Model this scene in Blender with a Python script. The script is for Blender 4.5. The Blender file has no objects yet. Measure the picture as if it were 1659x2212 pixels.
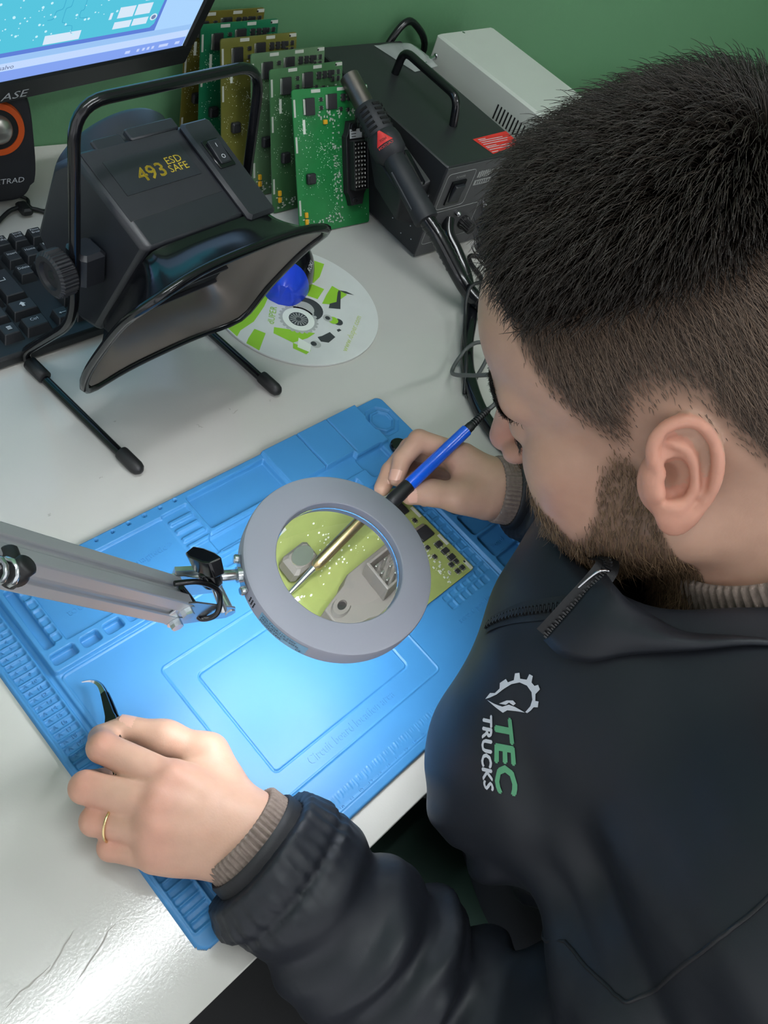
import bpy, math, random, time
import numpy as np
from mathutils import Matrix, Vector
from mathutils.bvhtree import BVHTree
T0 = time.time()
scene = bpy.context.scene
COL = scene.collection
rng = np.random.default_rng(7)
random.seed(7)
PI = math.pi

# ------------------------------------------------------------------ camera
# frame of the place: x along the bench front edge, y towards the wall, z up, bench top at z = 0
CAM_R = np.array([[0.6852378281, -0.6657510698, 0.2953381655],
                  [-0.4303941647, -0.6972762186, -0.5732074127],
                  [0.5875457275, 0.2656715795, -0.7643354172]])
CAM_C = np.array([-0.10066363, -0.01669324, 0.58857099])
cam_d = bpy.data.cameras.new('camera')
cam_d.sensor_fit = 'VERTICAL'
cam_d.sensor_height = 36.0
cam_d.lens = 1748.767 / 2212 * 36
cam_d.clip_start = 0.02
cam = bpy.data.objects.new('camera', cam_d)
COL.objects.link(cam)
mw = np.eye(4)
mw[:3, :3] = CAM_R.T @ np.diag([1., -1., -1.])
mw[:3, 3] = CAM_C
cam.matrix_world = Matrix(mw.tolist())
scene.camera = cam

# ------------------------------------------------------------------ world, light, exposure
world = bpy.data.worlds.new('room_light')
scene.world = world
world.use_nodes = True
wb = world.node_tree.nodes['Background']
wb.inputs[0].default_value = (0.95, 0.97, 1.0, 1)
wb.inputs[1].default_value = 1.05
vs = scene.view_settings
vs.view_transform = 'Standard'
vs.look = 'None'
vs.gamma = 1.0
vs.use_curve_mapping = False
vs.exposure = 0.13
TUBE_STRENGTH = 62.0
RING_STRENGTH = 70.0
SCREEN_STRENGTH = 1.0

# ------------------------------------------------------------------ helpers
def srgb(r, g, b):
    f = lambda c: (c / 12.92 if c <= 0.04045 else ((c + 0.055) / 1.055) ** 2.4)
    return (f(r / 255), f(g / 255), f(b / 255), 1)

def mat(name, col, rough=0.5, metal=0.0, spec=0.5, noise=None, bump=None, emis=0, trans=0, coat=0, sss=0, attr=None, ior=None, alpha=1, emis_col=None):
    m = bpy.data.materials.new(name)
    m.use_nodes = True
    nt = m.node_tree
    b = nt.nodes['Principled BSDF']
    col = tuple(col) if len(col) == 4 else tuple(col) + (1,)
    b.inputs['Base Color'].default_value = col
    b.inputs['Roughness'].default_value = rough
    b.inputs['Metallic'].default_value = metal
    b.inputs['Specular IOR Level'].default_value = spec
    if ior: b.inputs['IOR'].default_value = ior
    if coat:
        b.inputs['Coat Weight'].default_value = coat
        b.inputs['Coat Roughness'].default_value = 0.1
    if trans: b.inputs['Transmission Weight'].default_value = trans
    if alpha < 1: b.inputs['Alpha'].default_value = alpha
    if sss:
        b.inputs['Subsurface Weight'].default_value = sss
        b.inputs['Subsurface Radius'].default_value = (0.010, 0.004, 0.002)
        b.inputs['Subsurface Scale'].default_value = 0.5
    if emis:
        b.inputs['Emission Color'].default_value = emis_col or col
        b.inputs['Emission Strength'].default_value = emis
    tc = nt.nodes.new('ShaderNodeTexCoord')
    src = None
    if attr:
        a = nt.nodes.new('ShaderNodeVertexColor'); a.layer_name = attr
        src = a.outputs[0]
        nt.links.new(src, b.inputs['Base Color'])
    if noise:   # (scale, amount[, detail])
        n = nt.nodes.new('ShaderNodeTexNoise')
        n.inputs['Scale'].default_value = noise[0]
        n.inputs['Detail'].default_value = noise[2] if len(noise) > 2 else 4
        nt.links.new(tc.outputs['Object'], n.inputs['Vector'])
        mr = nt.nodes.new('ShaderNodeMapRange')
        mr.inputs[1].default_value = 0.25; mr.inputs[2].default_value = 0.75
        mr.inputs[3].default_value = 1 - noise[1]; mr.inputs[4].default_value = 1 + noise[1]
        nt.links.new(n.outputs[0], mr.inputs[0])
        mx = nt.nodes.new('ShaderNodeMix'); mx.data_type = 'RGBA'; mx.blend_type = 'MULTIPLY'
        mx.inputs[0].default_value = 1
        if src: nt.links.new(src, mx.inputs[6])
        else: mx.inputs[6].default_value = col
        nt.links.new(mr.outputs[0], mx.inputs[7])
        nt.links.new(mx.outputs[2], b.inputs['Base Color'])
    if bump:    # (scale, strength, distance)
        n2 = nt.nodes.new('ShaderNodeTexNoise')
        n2.inputs['Scale'].default_value = bump[0]
        n2.inputs['Detail'].default_value = 3
        nt.links.new(tc.outputs['Object'], n2.inputs['Vector'])
        bp = nt.nodes.new('ShaderNodeBump')
        bp.inputs['Strength'].default_value = bump[1]
        bp.inputs['Distance'].default_value = bump[2]
        nt.links.new(n2.outputs[0], bp.inputs['Height'])
        nt.links.new(bp.outputs[0], b.inputs['Normal'])
    return m

def emitter(name, col, strength):
    m = bpy.data.materials.new(name); m.use_nodes = True
    nt = m.node_tree; nt.nodes.clear()
    e = nt.nodes.new('ShaderNodeEmission'); o = nt.nodes.new('ShaderNodeOutputMaterial')
    e.inputs[0].default_value = tuple(col)[:3] + (1,); e.inputs[1].default_value = strength
    nt.links.new(e.outputs[0], o.inputs[0])
    return m

def rotm(ax, ang):
    c, s = math.cos(ang), math.sin(ang)
    if ax == 'x': return np.array([[1, 0, 0], [0, c, -s], [0, s, c]])
    if ax == 'y': return np.array([[c, 0, s], [0, 1, 0], [-s, 0, c]])
    return np.array([[c, -s, 0], [s, c, 0], [0, 0, 1]])

def nrm(v):
    v = np.asarray(v, float); return v / (np.linalg.norm(v) + 1e-12)

def frame_z(d, up=(0, 0, 1)):
    """3x3 with third column along d"""
    z = nrm(d); up = np.asarray(up, float)
    if abs(z @ nrm(up)) > 0.98: up = np.array([1., 0, 0])
    x = nrm(np.cross(up, z)); y = np.cross(z, x)
    return np.stack([x, y, z], 1)

def catmull(P, n=8, closed=False):
    P = np.asarray(P, float); out = []
    N = len(P)
    for i in range(N if closed else N - 1):
        if closed: p0, p1, p2, p3 = P[(i - 1) % N], P[i], P[(i + 1) % N], P[(i + 2) % N]
        else: p0, p1, p2, p3 = P[max(i - 1, 0)], P[i], P[i + 1], P[min(i + 2, N - 1)]
        for t in np.arange(n) / n:
            out.append(0.5 * ((2 * p1) + (-p0 + p2) * t + (2 * p0 - 5 * p1 + 4 * p2 - p3) * t * t + (-p0 + 3 * p1 - 3 * p2 + p3) * t ** 3))
    if not closed: out.append(P[-1])
    return np.array(out)

def round_path(P, r, n=6):
    """polyline with corners rounded by radius r"""
    P = [np.asarray(p, float) for p in P]; out = [P[0]]
    for i in range(1, len(P) - 1):
        a, b, c = P[i - 1], P[i], P[i + 1]
        d1, d2 = nrm(a - b), nrm(c - b)
        rr = min(r, 0.45 * np.linalg.norm(a - b), 0.45 * np.linalg.norm(c - b))
        s, e = b + d1 * rr, b + d2 * rr
        for t in np.linspace(0, 1, n):
            out.append((1 - t) ** 2 * s + 2 * t * (1 - t) * b + t * t * e)
    out.append(P[-1]); return np.array(out)

class MB:
    """collects shapes of ONE part, then links them as one mesh object"""
    def __init__(self, R=None, t=(0, 0, 0)):
        self.v = []; self.f = []; self.n = 0
        self.R = np.eye(3) if R is None else np.asarray(R, float); self.t = np.asarray(t, float)
    def add(self, V, F):
        V = np.asarray(V, float).reshape(-1, 3) @ self.R.T + self.t
        self.v.append(V); n = self.n
        self.f += [tuple(i + n for i in f) for f in F]
        self.n += len(V); return self
    def box(self, c, s, R=None, ch=0.0):
        c = np.asarray(c, float); hx, hy, hz = np.asarray(s, float) / 2
        if ch <= 0:
            V = np.array([[x, y, z] for z in (-hz, hz) for y in (-hy, hy) for x in (-hx, hx)])
            F = [(0, 2, 3, 1), (4, 5, 7, 6), (0, 1, 5, 4), (2, 6, 7, 3), (0, 4, 6, 2), (1, 3, 7, 5)]
        else:
            ch = min(ch, hx * .9, hy * .9, hz * .9)
            poly = [(-hx + ch, -hy), (hx - ch, -hy), (hx, -hy + ch), (hx, hy - ch), (hx - ch, hy), (-hx + ch, hy), (-hx, hy - ch), (-hx, -hy + ch)]
            P = np.array(poly); sx, sy = (hx - ch) / hx, (hy - ch) / hy
            Q = P * [sx, sy]
            V = np.concatenate([np.c_[Q, np.full(8, -hz)], np.c_[P, np.full(8, -hz + ch)], np.c_[P, np.full(8, hz - ch)], np.c_[Q, np.full(8, hz)]])
            F = [tuple(range(7, -1, -1)), tuple(range(24, 32))]
            for l in range(3):
                for i in range(8):
                    j = (i + 1) % 8; F.append((l * 8 + i, l * 8 + j, l * 8 + 8 + j, l * 8 + 8 + i))
        if R is not None: V = V @ np.asarray(R).T
        return self.add(V + c, F)
    def prism(self, poly, z0, z1, R=None, t=(0, 0, 0), top=1.0):
        P = np.asarray(poly, float); n = len(P); cen = P.mean(0)
        Q = cen + (P - cen) * top
        V = np.concatenate([np.c_[P, np.full(n, z0)], np.c_[Q, np.full(n, z1)]])
        F = [tuple(range(n - 1, -1, -1)), tuple(range(n, 2 * n))] + [(i, (i + 1) % n, n + (i + 1) % n, n + i) for i in range(n)]
        if R is not None: V = V @ np.asarray(R).T
        return self.add(V + np.asarray(t, float), F)
    def tube(self, path, r, seg=10, caps=True, closed=False, flat=1.0, up=(0, 0, 1)):
        P = np.asarray(path, float); n = len(P)
        r = np.broadcast_to(np.asarray(r, float), (n,))
        T = np.zeros_like(P)
        if closed: T = np.roll(P, -1, 0) - np.roll(P, 1, 0)
        else:
            T[1:-1] = P[2:] - P[:-2]; T[0] = P[1] - P[0]; T[-1] = P[-1] - P[-2]
        T /= np.linalg.norm(T, axis=1)[:, None] + 1e-12
        N = frame_z(T[0], up)[:, 0]; V = []
        a = np.arange(seg) / seg * 2 * PI
        for i in range(n):
            N = nrm(N - T[i] * (N @ T[i])); B = np.cross(T[i], N)
            V.append(P[i] + r[i] * (np.cos(a)[:, None] * N + np.sin(a)[:, None] * B * flat))
        V = np.concatenate(V); F = []
        for i in range(n if closed else n - 1):
            j = (i + 1) % n
            for k in range(seg):
                l = (k + 1) % seg; F.append((i * seg + k, i * seg + l, j * seg + l, j * seg + k))
        if caps and not closed:
            F.append(tuple(range(seg - 1, -1, -1))); F.append(tuple((n - 1) * seg + k for k in range(seg)))
        return self.add(V, F)
    def lathe(self, prof, R=None, t=(0, 0, 0), seg=32, mod=None):
        """profile of (radius, z) turned about z"""
        a = np.arange(seg) / seg * 2 * PI; V = []
        for i, (r, z) in enumerate(prof):
            rr = r * np.ones(seg) if mod is None else r * mod(a, i)
            V.append(np.c_[rr * np.cos(a), rr * np.sin(a), np.full(seg, z)])
        V = np.concatenate(V); n = len(prof); F = []
        for i in range(n - 1):
            for k in range(seg):
                l = (k + 1) % seg; F.append((i * seg + k, i * seg + l, (i + 1) * seg + l, (i + 1) * seg + k))
        loop = prof[0] == prof[-1]
        if prof[0][0] > 1e-7 and not loop: F.append(tuple(range(seg - 1, -1, -1)))
        if prof[-1][0] > 1e-7 and not loop: F.append(tuple((n - 1) * seg + k for k in range(seg)))
        if R is not None: V = V @ np.asarray(R).T
        return self.add(V + np.asarray(t, float), F)
    def cyl(self, a, b, r, r2=None, seg=20, ch=0.0):
        a, b = np.asarray(a, float), np.asarray(b, float); L = np.linalg.norm(b - a); r2 = r if r2 is None else r2
        prof = [(r, 0), (r2, L)] if not ch else [(r - ch, 0), (r, ch), (r2, L - ch), (r2 - ch, L)]
        return self.lathe(prof, frame_z(b - a), a, seg)
    def ell(self, c, r, R=None, seg=16, rings=10):
        prof = [(max(math.sin(PI * i / rings), 1e-9), -math.cos(PI * i / rings)) for i in range(rings + 1)]
        a = np.arange(seg) / seg * 2 * PI
        V = np.concatenate([np.c_[q * np.cos(a), q * np.sin(a), np.full(seg, z)] for q, z in prof]) * np.broadcast_to(np.asarray(r, float), (3,))
        F = [(i * seg + k, i * seg + (k + 1) % seg, (i + 1) * seg + (k + 1) % seg, (i + 1) * seg + k) for i in range(rings) for k in range(seg)]
        if R is not None: V = V @ np.asarray(R).T
        return self.add(V + np.asarray(c, float), F)
    def text(self, body, size, pos, xdir=(1, 0, 0), ydir=(0, 1, 0), align='c', depth=0.0, shear=0.0, wide=1.0):
        V, F = TEXT[body]
        V = V.copy()
        x0, x1 = V[:, 0].min(), V[:, 0].max()
        off = {'c': (x0 + x1) / 2, 'l': x0, 'r': x1}[align]
        X = (V[:, 0] - off) * wide + shear * V[:, 1]; Y = V[:, 1] - 0.35
        xd, yd = nrm(xdir), nrm(ydir); zd = np.cross(xd, yd)
        sel = V[:, 2] > 0
        W = np.asarray(pos, float) + size * (X[:, None] * xd + Y[:, None] * yd) + (sel * depth)[:, None] * zd
        if depth == 0:
            keep = [f for f in F if all(sel[i] for i in f)]
            idx = sorted({i for f in keep for i in f}); mp = {j: i for i, j in enumerate(idx)}
            return self.add(W[idx], [tuple(mp[i] for i in f) for f in keep])
        return self.add(W, F)
    def mesh(self, name):
        me = bpy.data.meshes.new(name)
        V = np.concatenate(self.v) if self.v else np.zeros((0, 3))
        me.from_pydata(V.tolist(), [], self.f); return me
    def build(self, name, material, parent=None, smooth=35, world=False, subsurf=0, bevel=0):
        me = self.mesh(name)
        return link(name, me, material, parent, smooth, world, subsurf, bevel)

def link(name, me, material, parent=None, smooth=35, world=False, subsurf=0, bevel=0):
    if material is not None and not me.materials: me.materials.append(material)
    if smooth:
        me.polygons.foreach_set('use_smooth', np.ones(len(me.polygons), bool))
        if smooth < 180: me.set_sharp_from_angle(angle=math.radians(smooth))
    o = bpy.data.objects.new(name, me); COL.objects.link(o)
    if parent is not None:
        o.parent = parent
        if world: o.matrix_parent_inverse = world_matrix(parent).inverted()
    if bevel:
        md = o.modifiers.new('bevel', 'BEVEL'); md.width = bevel; md.segments = 2; md.limit_method = 'ANGLE'; md.angle_limit = math.radians(40)
    if subsurf:
        md = o.modifiers.new('subsurf', 'SUBSURF'); md.levels = subsurf; md.render_levels = subsurf
    return o

def world_matrix(o):
    m = o.matrix_basis.copy()
    while o.parent is not None:
        m = o.parent.matrix_basis @ o.matrix_parent_inverse @ m; o = o.parent
    return m

def thing(name, label, cat, loc=(0, 0, 0), rotz=0.0, group=None, R=None):
    o = bpy.data.objects.new(name, None); COL.objects.link(o)
    o.empty_display_size = 0.02
    if R is not None:
        m = np.eye(4); m[:3, :3] = R; m[:3, 3] = loc; o.matrix_basis = Matrix(m.tolist())
    else:
        o.location = loc; o.rotation_euler = (0, 0, rotz)
    return tag(o, label, cat, group)

def tag(o, label=None, cat=None, group=None, kind=None):
    if label: o['label'] = label
    if cat: o['category'] = cat
    if group: o['group'] = group
    if kind: o['kind'] = kind
    return o

def copy_obj(o, parent, material=None):
    c = o.copy(); COL.objects.link(c); c.parent = parent
    c.matrix_parent_inverse = o.matrix_parent_inverse.copy()
    if material is not None and c.material_slots:
        c.material_slots[0].link = 'OBJECT'; c.material_slots[0].material = material
    for ch in [x for x in o.children]: copy_obj(ch, c)
    return c

# ---- lettering: every word used in the scene, turned into filled outlines once
WORDS = ['Circuit board location area', 'screw position', 'magnetic >', 'tools', 'parts', 'board', 'phone', '493', 'ESD', 'SAFE', 'ASE', 'XTRAD', 'o salvo',
         'VOLTAGE:110-220V', 'FREQUENCY:50-60Hz', 'POWER:24W', 'CE', 'HOT', 'CAUTION', 'POWER', 'TEC', 'TRUCKS', 'dUPER', 'www.duper.com', 'duper', 'I', 'O', 'A',
         'Insert', 'Home', 'Delete', 'End', 'Pause', 'Break', 'Scroll', 'Lock', 'Print', 'SysRq', 'Ctrl', '0', 'WARNING', 'ROKI', 'AIR', '220', 'Page', 'Up', 'Down'] + [str(i) for i in range(1, 21)]
TEXT = {}
def make_texts():
    obs = []
    for w in dict.fromkeys(WORDS):
        cu = bpy.data.curves.new('t', 'FONT'); cu.body = w; cu.size = 1; cu.extrude = 0.02; cu.resolution_u = 2
        o = bpy.data.objects.new('t', cu); COL.objects.link(o); obs.append((w, o))
    dg = bpy.context.evaluated_depsgraph_get()
    for w, o in obs:
        me = bpy.data.meshes.new_from_object(o.evaluated_get(dg))
        V = np.zeros(len(me.vertices) * 3); me.vertices.foreach_get('co', V)
        TEXT[w] = (V.reshape(-1, 3), [tuple(p.vertices) for p in me.polygons])
        bpy.data.meshes.remove(me)
    for w, o in obs:
        cu = o.data; bpy.data.objects.remove(o); bpy.data.curves.remove(cu)
make_texts()

# ------------------------------------------------------------------ sampled solids (for the organic shapes)
class Solid:
    """smooth unions / cuts of round cones and ellipsoids, meshed by sparse surface nets"""
    def __init__(self): self.p = []
    def cone(self, a, b, ra, rb, k=0.01, op=1):
        a, b = np.asarray(a, float), np.asarray(b, float)
        self.p.append(('c', a, b, ra, rb, k, op)); return self
    def chain(self, pts, rs, k=0.006, op=1):
        for i in range(len(pts) - 1): self.cone(pts[i], pts[i + 1], rs[i], rs[i + 1], k, op)
        return self
    def ell(self, c, r, k=0.01, op=1, R=None):
        r = np.broadcast_to(np.asarray(r, float), (3,))
        self.p.append(('e', np.asarray(c, float), r, np.eye(3) if R is None else np.asarray(R), None, k, op)); return self
    def boxcut(self, lo, hi, k=0.004):
        self.p.append(('b', np.asarray(lo, float), np.asarray(hi, float), None, None, k, -1)); return self
    def endcut(self, c, d, r, k=0.002):
        self.p.append(('h', np.asarray(c, float), nrm(d), r, None, k, -1)); return self
    @staticmethod
    def d1(q, P):
        if q[0] == 'c':
            _, a, b, ra, rb, k, op = q
            ab = b - a; L2 = ab @ ab + 1e-12
            x, y, z = P[..., 0] - np.float32(a[0]), P[..., 1] - np.float32(a[1]), P[..., 2] - np.float32(a[2])
            A0, A1, A2 = (np.float32(c) for c in ab)
            t = np.clip((x * A0 + y * A1 + z * A2) * np.float32(1 / L2), 0, 1)
            x = x - t * A0; y = y - t * A1; z = z - t * A2
            return np.sqrt(x * x + y * y + z * z) - (np.float32(ra) + np.float32(rb - ra) * t)
        if q[0] == 'h':
            X = P - q[1].astype(np.float32)
            return np.maximum(-(X @ q[2].astype(np.float32)), np.linalg.norm(X, axis=-1) - np.float32(q[3]))
        if q[0] == 'b':
            c = (q[1] + q[2]) / 2; h = (q[2] - q[1]) / 2
            w = np.abs(P - c) - h
            return np.linalg.norm(np.maximum(w, 0), axis=-1) + np.minimum(w.max(-1), 0)
        _, c, r, R, _, k, op = q
        x, y, z = P[..., 0] - np.float32(c[0]), P[..., 1] - np.float32(c[1]), P[..., 2] - np.float32(c[2])
        R = R.astype(np.float32); k0 = 0; k1 = np.float32(1e-12)
        for i in range(3):
            u = (x * R[0, i] + y * R[1, i] + z * R[2, i]) * np.float32(1 / r[i]); k0 = k0 + u * u
            u = u * np.float32(1 / r[i]); k1 = k1 + u * u
        k0 = np.sqrt(k0); k1 = np.sqrt(k1)
        return np.where(k0 < 0.3, k0 * np.float32(r.min()) - np.float32(r.min()), k0 * (k0 - 1) / k1)
    def ev(self, P, prims=None):
        P = P.astype(np.float32, copy=False); d = np.full(P.shape[:-1], 1e3, np.float32)
        for q in (self.p if prims is None else prims):
            e = self.d1(q, P); k = q[5]
            if q[6] > 0:
                h = np.maximum(k - np.abs(d - e), 0) / k
                d = np.minimum(d, e) - h * h * k * 0.25
            else:
                h = np.maximum(k - np.abs(d + e), 0) / k
                d = np.maximum(d, -e) + h * h * k * 0.25
        return d
    def mesh(self, h, lo, hi, disp=None, B=16, dmax=0.0):
        lo = np.asarray(lo, float); hi = np.asarray(hi, float)
        nb = np.ceil((hi - lo) / (h * B)).astype(int)
        idx = np.stack(np.meshgrid(*[np.arange(n) for n in nb], indexing='ij'), -1).reshape(-1, 3)
        cen = lo + (idx + 0.5) * h * B; rad = h * (B + 2) * 0.87
        D = np.stack([self.d1(q, cen) for q in self.p], 1)
        dall = self.ev(cen)
        act = np.abs(dall) < rad * 1.1 + dmax + 0.003
        VK, VP, FQ = [], [], []
        S = np.int64(4096)
        off = np.array([[0, 0, 0], [1, 0, 0], [0, 1, 0], [1, 1, 0], [0, 0, 1], [1, 0, 1], [0, 1, 1], [1, 1, 1]])
        edges = [(0, 1), (2, 3), (4, 5), (6, 7), (0, 2), (1, 3), (4, 6), (5, 7), (0, 4), (1, 5), (2, 6), (3, 7)]
        addmin = np.min(np.where(np.array([q[6] for q in self.p]) > 0, D, 1e3), 1)
        for bi in np.nonzero(act)[0]:
            prs = [q for j, q in enumerate(self.p) if D[bi, j] < (min(addmin[bi], rad) + 2.2 * rad + q[5] if q[6] > 0 else 1.5 * rad + q[5])]
            if not any(q[6] > 0 for q in prs): continue
            i0 = idx[bi] * B
            ax = [lo[a] + (i0[a] + np.arange(-1, B + 1)) * h for a in range(3)]
            P = np.stack(np.meshgrid(*[a.astype(np.float32) for a in ax], indexing='ij'), -1)
            d = self.ev(P, prs)
            if disp is not None: d = d + disp(P)
            if d.min() > 0 or d.max() < 0: continue
            n = B + 1
            corner = [d[o[0]:o[0] + n, o[1]:o[1] + n, o[2]:o[2] + n] for o in off]
            cnt = sum((c < 0).astype(np.int8) for c in corner)
            m = (cnt > 0) & (cnt < 8)
            if not m.any(): continue
            cs = [c[m] for c in corner]; ci = np.argwhere(m)
            acc = np.zeros((len(ci), 3)); w = np.zeros(len(ci))
            for a, b in edges:
                da, db = cs[a], cs[b]; x = (da < 0) != (db < 0)
                t = np.where(x, da / np.where(x, da - db, 1), 0)
                acc += np.where(x[:, None], off[a] + t[:, None] * (off[b] - off[a]), 0); w += x
            pos = np.array([ax[0][0], ax[1][0], ax[2][0]]) + (ci + acc / w[:, None]) * h
            g = ci + i0
            VK.append(g[:, 0] + g[:, 1] * S + g[:, 2] * S * S); VP.append(pos)
            key = lambda c: (c[:, 0] + i0[0]) + (c[:, 1] + i0[1]) * S + (c[:, 2] + i0[2]) * S * S
            core = d[1:1 + B + 1, 1:1 + B + 1, 1:1 + B + 1]
            for a in range(3):
                sl0 = [slice(1, B + 1)] * 3; sl1 = list(sl0); sl1[a] = slice(2, B + 2)
                A_, B_ = d[tuple(sl0)], d[tuple(sl1)]
                x = (A_ < 0) != (B_ < 0)
                if not x.any(): continue
                e = np.argwhere(x) + 1; neg = A_[x] < 0
                u, v = [(1, 2), (2, 0), (0, 1)][a]
                c00 = e.copy(); c10 = e.copy(); c10[:, u] -= 1; c11 = c10.copy(); c11[:, v] -= 1; c01 = e.copy(); c01[:, v] -= 1
                q = np.stack([key(c00), key(c10), key(c11), key(c01)], 1)
                q[~neg] = q[~neg][:, ::-1]
                FQ.append(q)
        K = np.concatenate(VK); Pp = np.concatenate(VP); Q = np.concatenate(FQ)
        K, first = np.unique(K, return_index=True); Pp = Pp[first]
        return Pp, np.searchsorted(K, Q)

def relax(V, F, it=3, f=0.5):
    E = np.concatenate([F[:, [0, 1]], F[:, [1, 2]], F[:, [2, 3]], F[:, [3, 0]]])
    n = len(V)
    cnt = np.bincount(E[:, 0], minlength=n) + np.bincount(E[:, 1], minlength=n)
    for s in range(it):
        for fac in (f, -f * 0.98) if s else (f, -f * 0.98):
            A = np.stack([np.bincount(E[:, 0], V[E[:, 1], c], n) + np.bincount(E[:, 1], V[E[:, 0], c], n) for c in range(3)], 1)
            V = V + fac * (A / np.maximum(cnt, 1)[:, None] - V)
    return V

def np_mesh(name, V, F):
    me = bpy.data.meshes.new(name)
    n = len(V); q = len(F); w = F.shape[1]
    me.vertices.add(n); me.vertices.foreach_set('co', np.ascontiguousarray(V, np.float32).ravel())
    me.loops.add(q * w); me.loops.foreach_set('vertex_index', np.ascontiguousarray(F, np.int32).ravel())
    me.polygons.add(q); me.polygons.foreach_set('loop_start', np.arange(q, dtype=np.int32) * w)
    me.polygons.foreach_set('use_smooth', np.ones(q, bool))
    me.update(calc_edges=True); me.validate(); return me

def vert_normals(V, F):
    a = V[F[:, 2]] - V[F[:, 0]]; b = V[F[:, 3]] - V[F[:, 1]]
    fn = np.cross(a, b); N = np.zeros_like(V)
    for k in range(4):
        for c in range(3): N[:, c] += np.bincount(F[:, k], fn[:, c], len(V))
    return N / (np.linalg.norm(N, axis=1)[:, None] + 1e-12)

# cheap smooth 3D noise made of sines
_NS = np.random.default_rng(3)
_K = _NS.normal(size=(12, 3)); _K /= np.linalg.norm(_K, axis=1)[:, None]; _PH = _NS.uniform(0, 6.28, 12)
def wav(P, f, i0=0, n=6):
    s = 0
    for i in range(i0, i0 + n): s = s + np.sin(f * (0.8 + 0.08 * i) * (P @ _K[i % 12]) + _PH[i % 12])
    return s / n
def lap(msg): print('T %.1f %s' % (time.time() - T0, msg))
# ------------------------------------------------------------------ the room
WALL_Y = 0.79
m_wall = mat('green_wall_paint', srgb(88, 134, 96), 0.55, noise=(3, 0.04), bump=(220, 0.10, 0.002))
m_white_wall = mat('white_wall_paint', srgb(222, 222, 218), 0.8)
m_floor = mat('dark_floor', srgb(30, 30, 33), 0.6, noise=(12, 0.2))
def struct(name, mb, m, **k):
    o = mb.build(name, m, **k); o['kind'] = 'structure'; return o
struct('floor', MB().box((0.3, -0.9, -0.76), (4.2, 3.5, 0.02)), m_floor)
WALL_S = -0.132                      # the wall is not quite square to the bench front
def wall_y(x): return WALL_Y + WALL_S * (x - 0.3645)
struct('wall_back', MB(rotm('z', math.atan(WALL_S)), (0.3645, WALL_Y, 0)).box((0, 0.04, 0.58), (4.4, 0.08, 2.64)), m_wall)
struct('ceiling', MB().box((0.3, -0.9, 1.92), (4.2, 3.5, 0.04)), m_white_wall)
struct('wall_right', MB().box((2.42, -0.9, 0.58), (0.04, 3.46, 2.64)), m_wall)

# fluorescent batten on the ceiling, tube running along the bench
m_tube = emitter('tube_light', (0.93, 0.97, 1.0), TUBE_STRENGTH)
m_batten = mat('white_batten', srgb(235, 235, 235), 0.5)
def batten(loc, length, label, axis='x'):
    t = thing('ceiling_lamp', label, 'lamp', loc, 0 if axis == 'x' else PI / 2, group='fluorescent battens on the ceiling')
    MB().box((0, 0, -0.0225), (length + 0.06, 0.09, 0.045), ch=0.006).build('housing', m_batten, t)
    for s in (-1, 1):
        MB().box((s * (length / 2 + 0.012), 0, -0.065), (0.022, 0.07, 0.045), ch=0.004).build('end_cap', m_batten, t)
    MB().cyl((-length / 2, 0, -0.075), (length / 2, 0, -0.075), 0.017, seg=16).build('tube', m_tube, t)
    return t
batten((-0.02, 0.17, 1.90), 1.20, 'white fluorescent batten on the ceiling above the bench')
batten((0.60, -1.30, 1.90), 1.20, 'white fluorescent batten on the ceiling behind the seated man')

# ------------------------------------------------------------------ the bench
EDGE_Y = -0.024
m_bench = mat('white_laminate', srgb(188, 186, 181), 0.12, spec=0.5, noise=(7, 0.03), bump=(520, 0.05, 0.0010))
m_steel = mat('dark_steel', srgb(40, 40, 44), 0.45, metal=0.6)
bench = thing('workbench', 'white laminate workbench with glossy top against the green wall', 'workbench', (0.55, 0.38, -0.75))
MB().prism([(-0.8, EDGE_Y), (1.9, EDGE_Y), (1.9, wall_y(1.9) - .001), (-0.8, wall_y(-0.8) - .001)], -0.025, 0).build('tabletop', m_bench, bench, 30, world=True, bevel=.001)
for x in (-0.7, 1.8):
    for y in (0.05, 0.52):
        MB().box((x, y, -0.3875), (0.05, 0.05, 0.725), ch=0.003).build('leg', m_steel, bench, world=True)
MB().box((0.55, 0.52, -0.07), (2.45, 0.02, 0.08)).build('apron', m_steel, bench, world=True)
# wear: little scuffs and stains lying on the laminate
m_scuff = mat('grey_scuff', srgb(160, 156, 150), 0.7)
scuffs = [(0.107, 0.300, .012, 0.5), (0.155, 0.352, .004, .2), (0.2637, 0.3585, .007, 2.0), (0.305, 0.3565, .008, .3), (0.302, 0.362, .003, 1.5), (-0.045, 0.045, .035, 0.35), (-0.062, 0.058, .028, 0.35), (-0.084, 0.055, .03, 0.1), (0.1, 0.34, .003, 1.2), (0.2, 0.40, .003, 0), (0.345, 0.352, .004, .6)]
for x, y, L, a in scuffs:
    n = 7; pts = []
    r2 = np.random.default_rng(int(abs(x * 1e4)))
    for i in range(n):
        t = i / (n - 1) - .5; w = .00035 * (1 - (2 * t) ** 2) * (0.6 + r2.random()) + .00008
        pts.append((t * L, w, r2.normal() * .0006))
    up = [(p[0], p[2] + p[1]) for p in pts]; dn = [(p[0], p[2] - p[1]) for p in pts][::-1]
    MB(rotm('z', a), (x, y, 0.00012)).prism(up + dn, -0.0001, 0.0001).build('scuff', m_scuff, bench, world=True, smooth=0)

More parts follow.
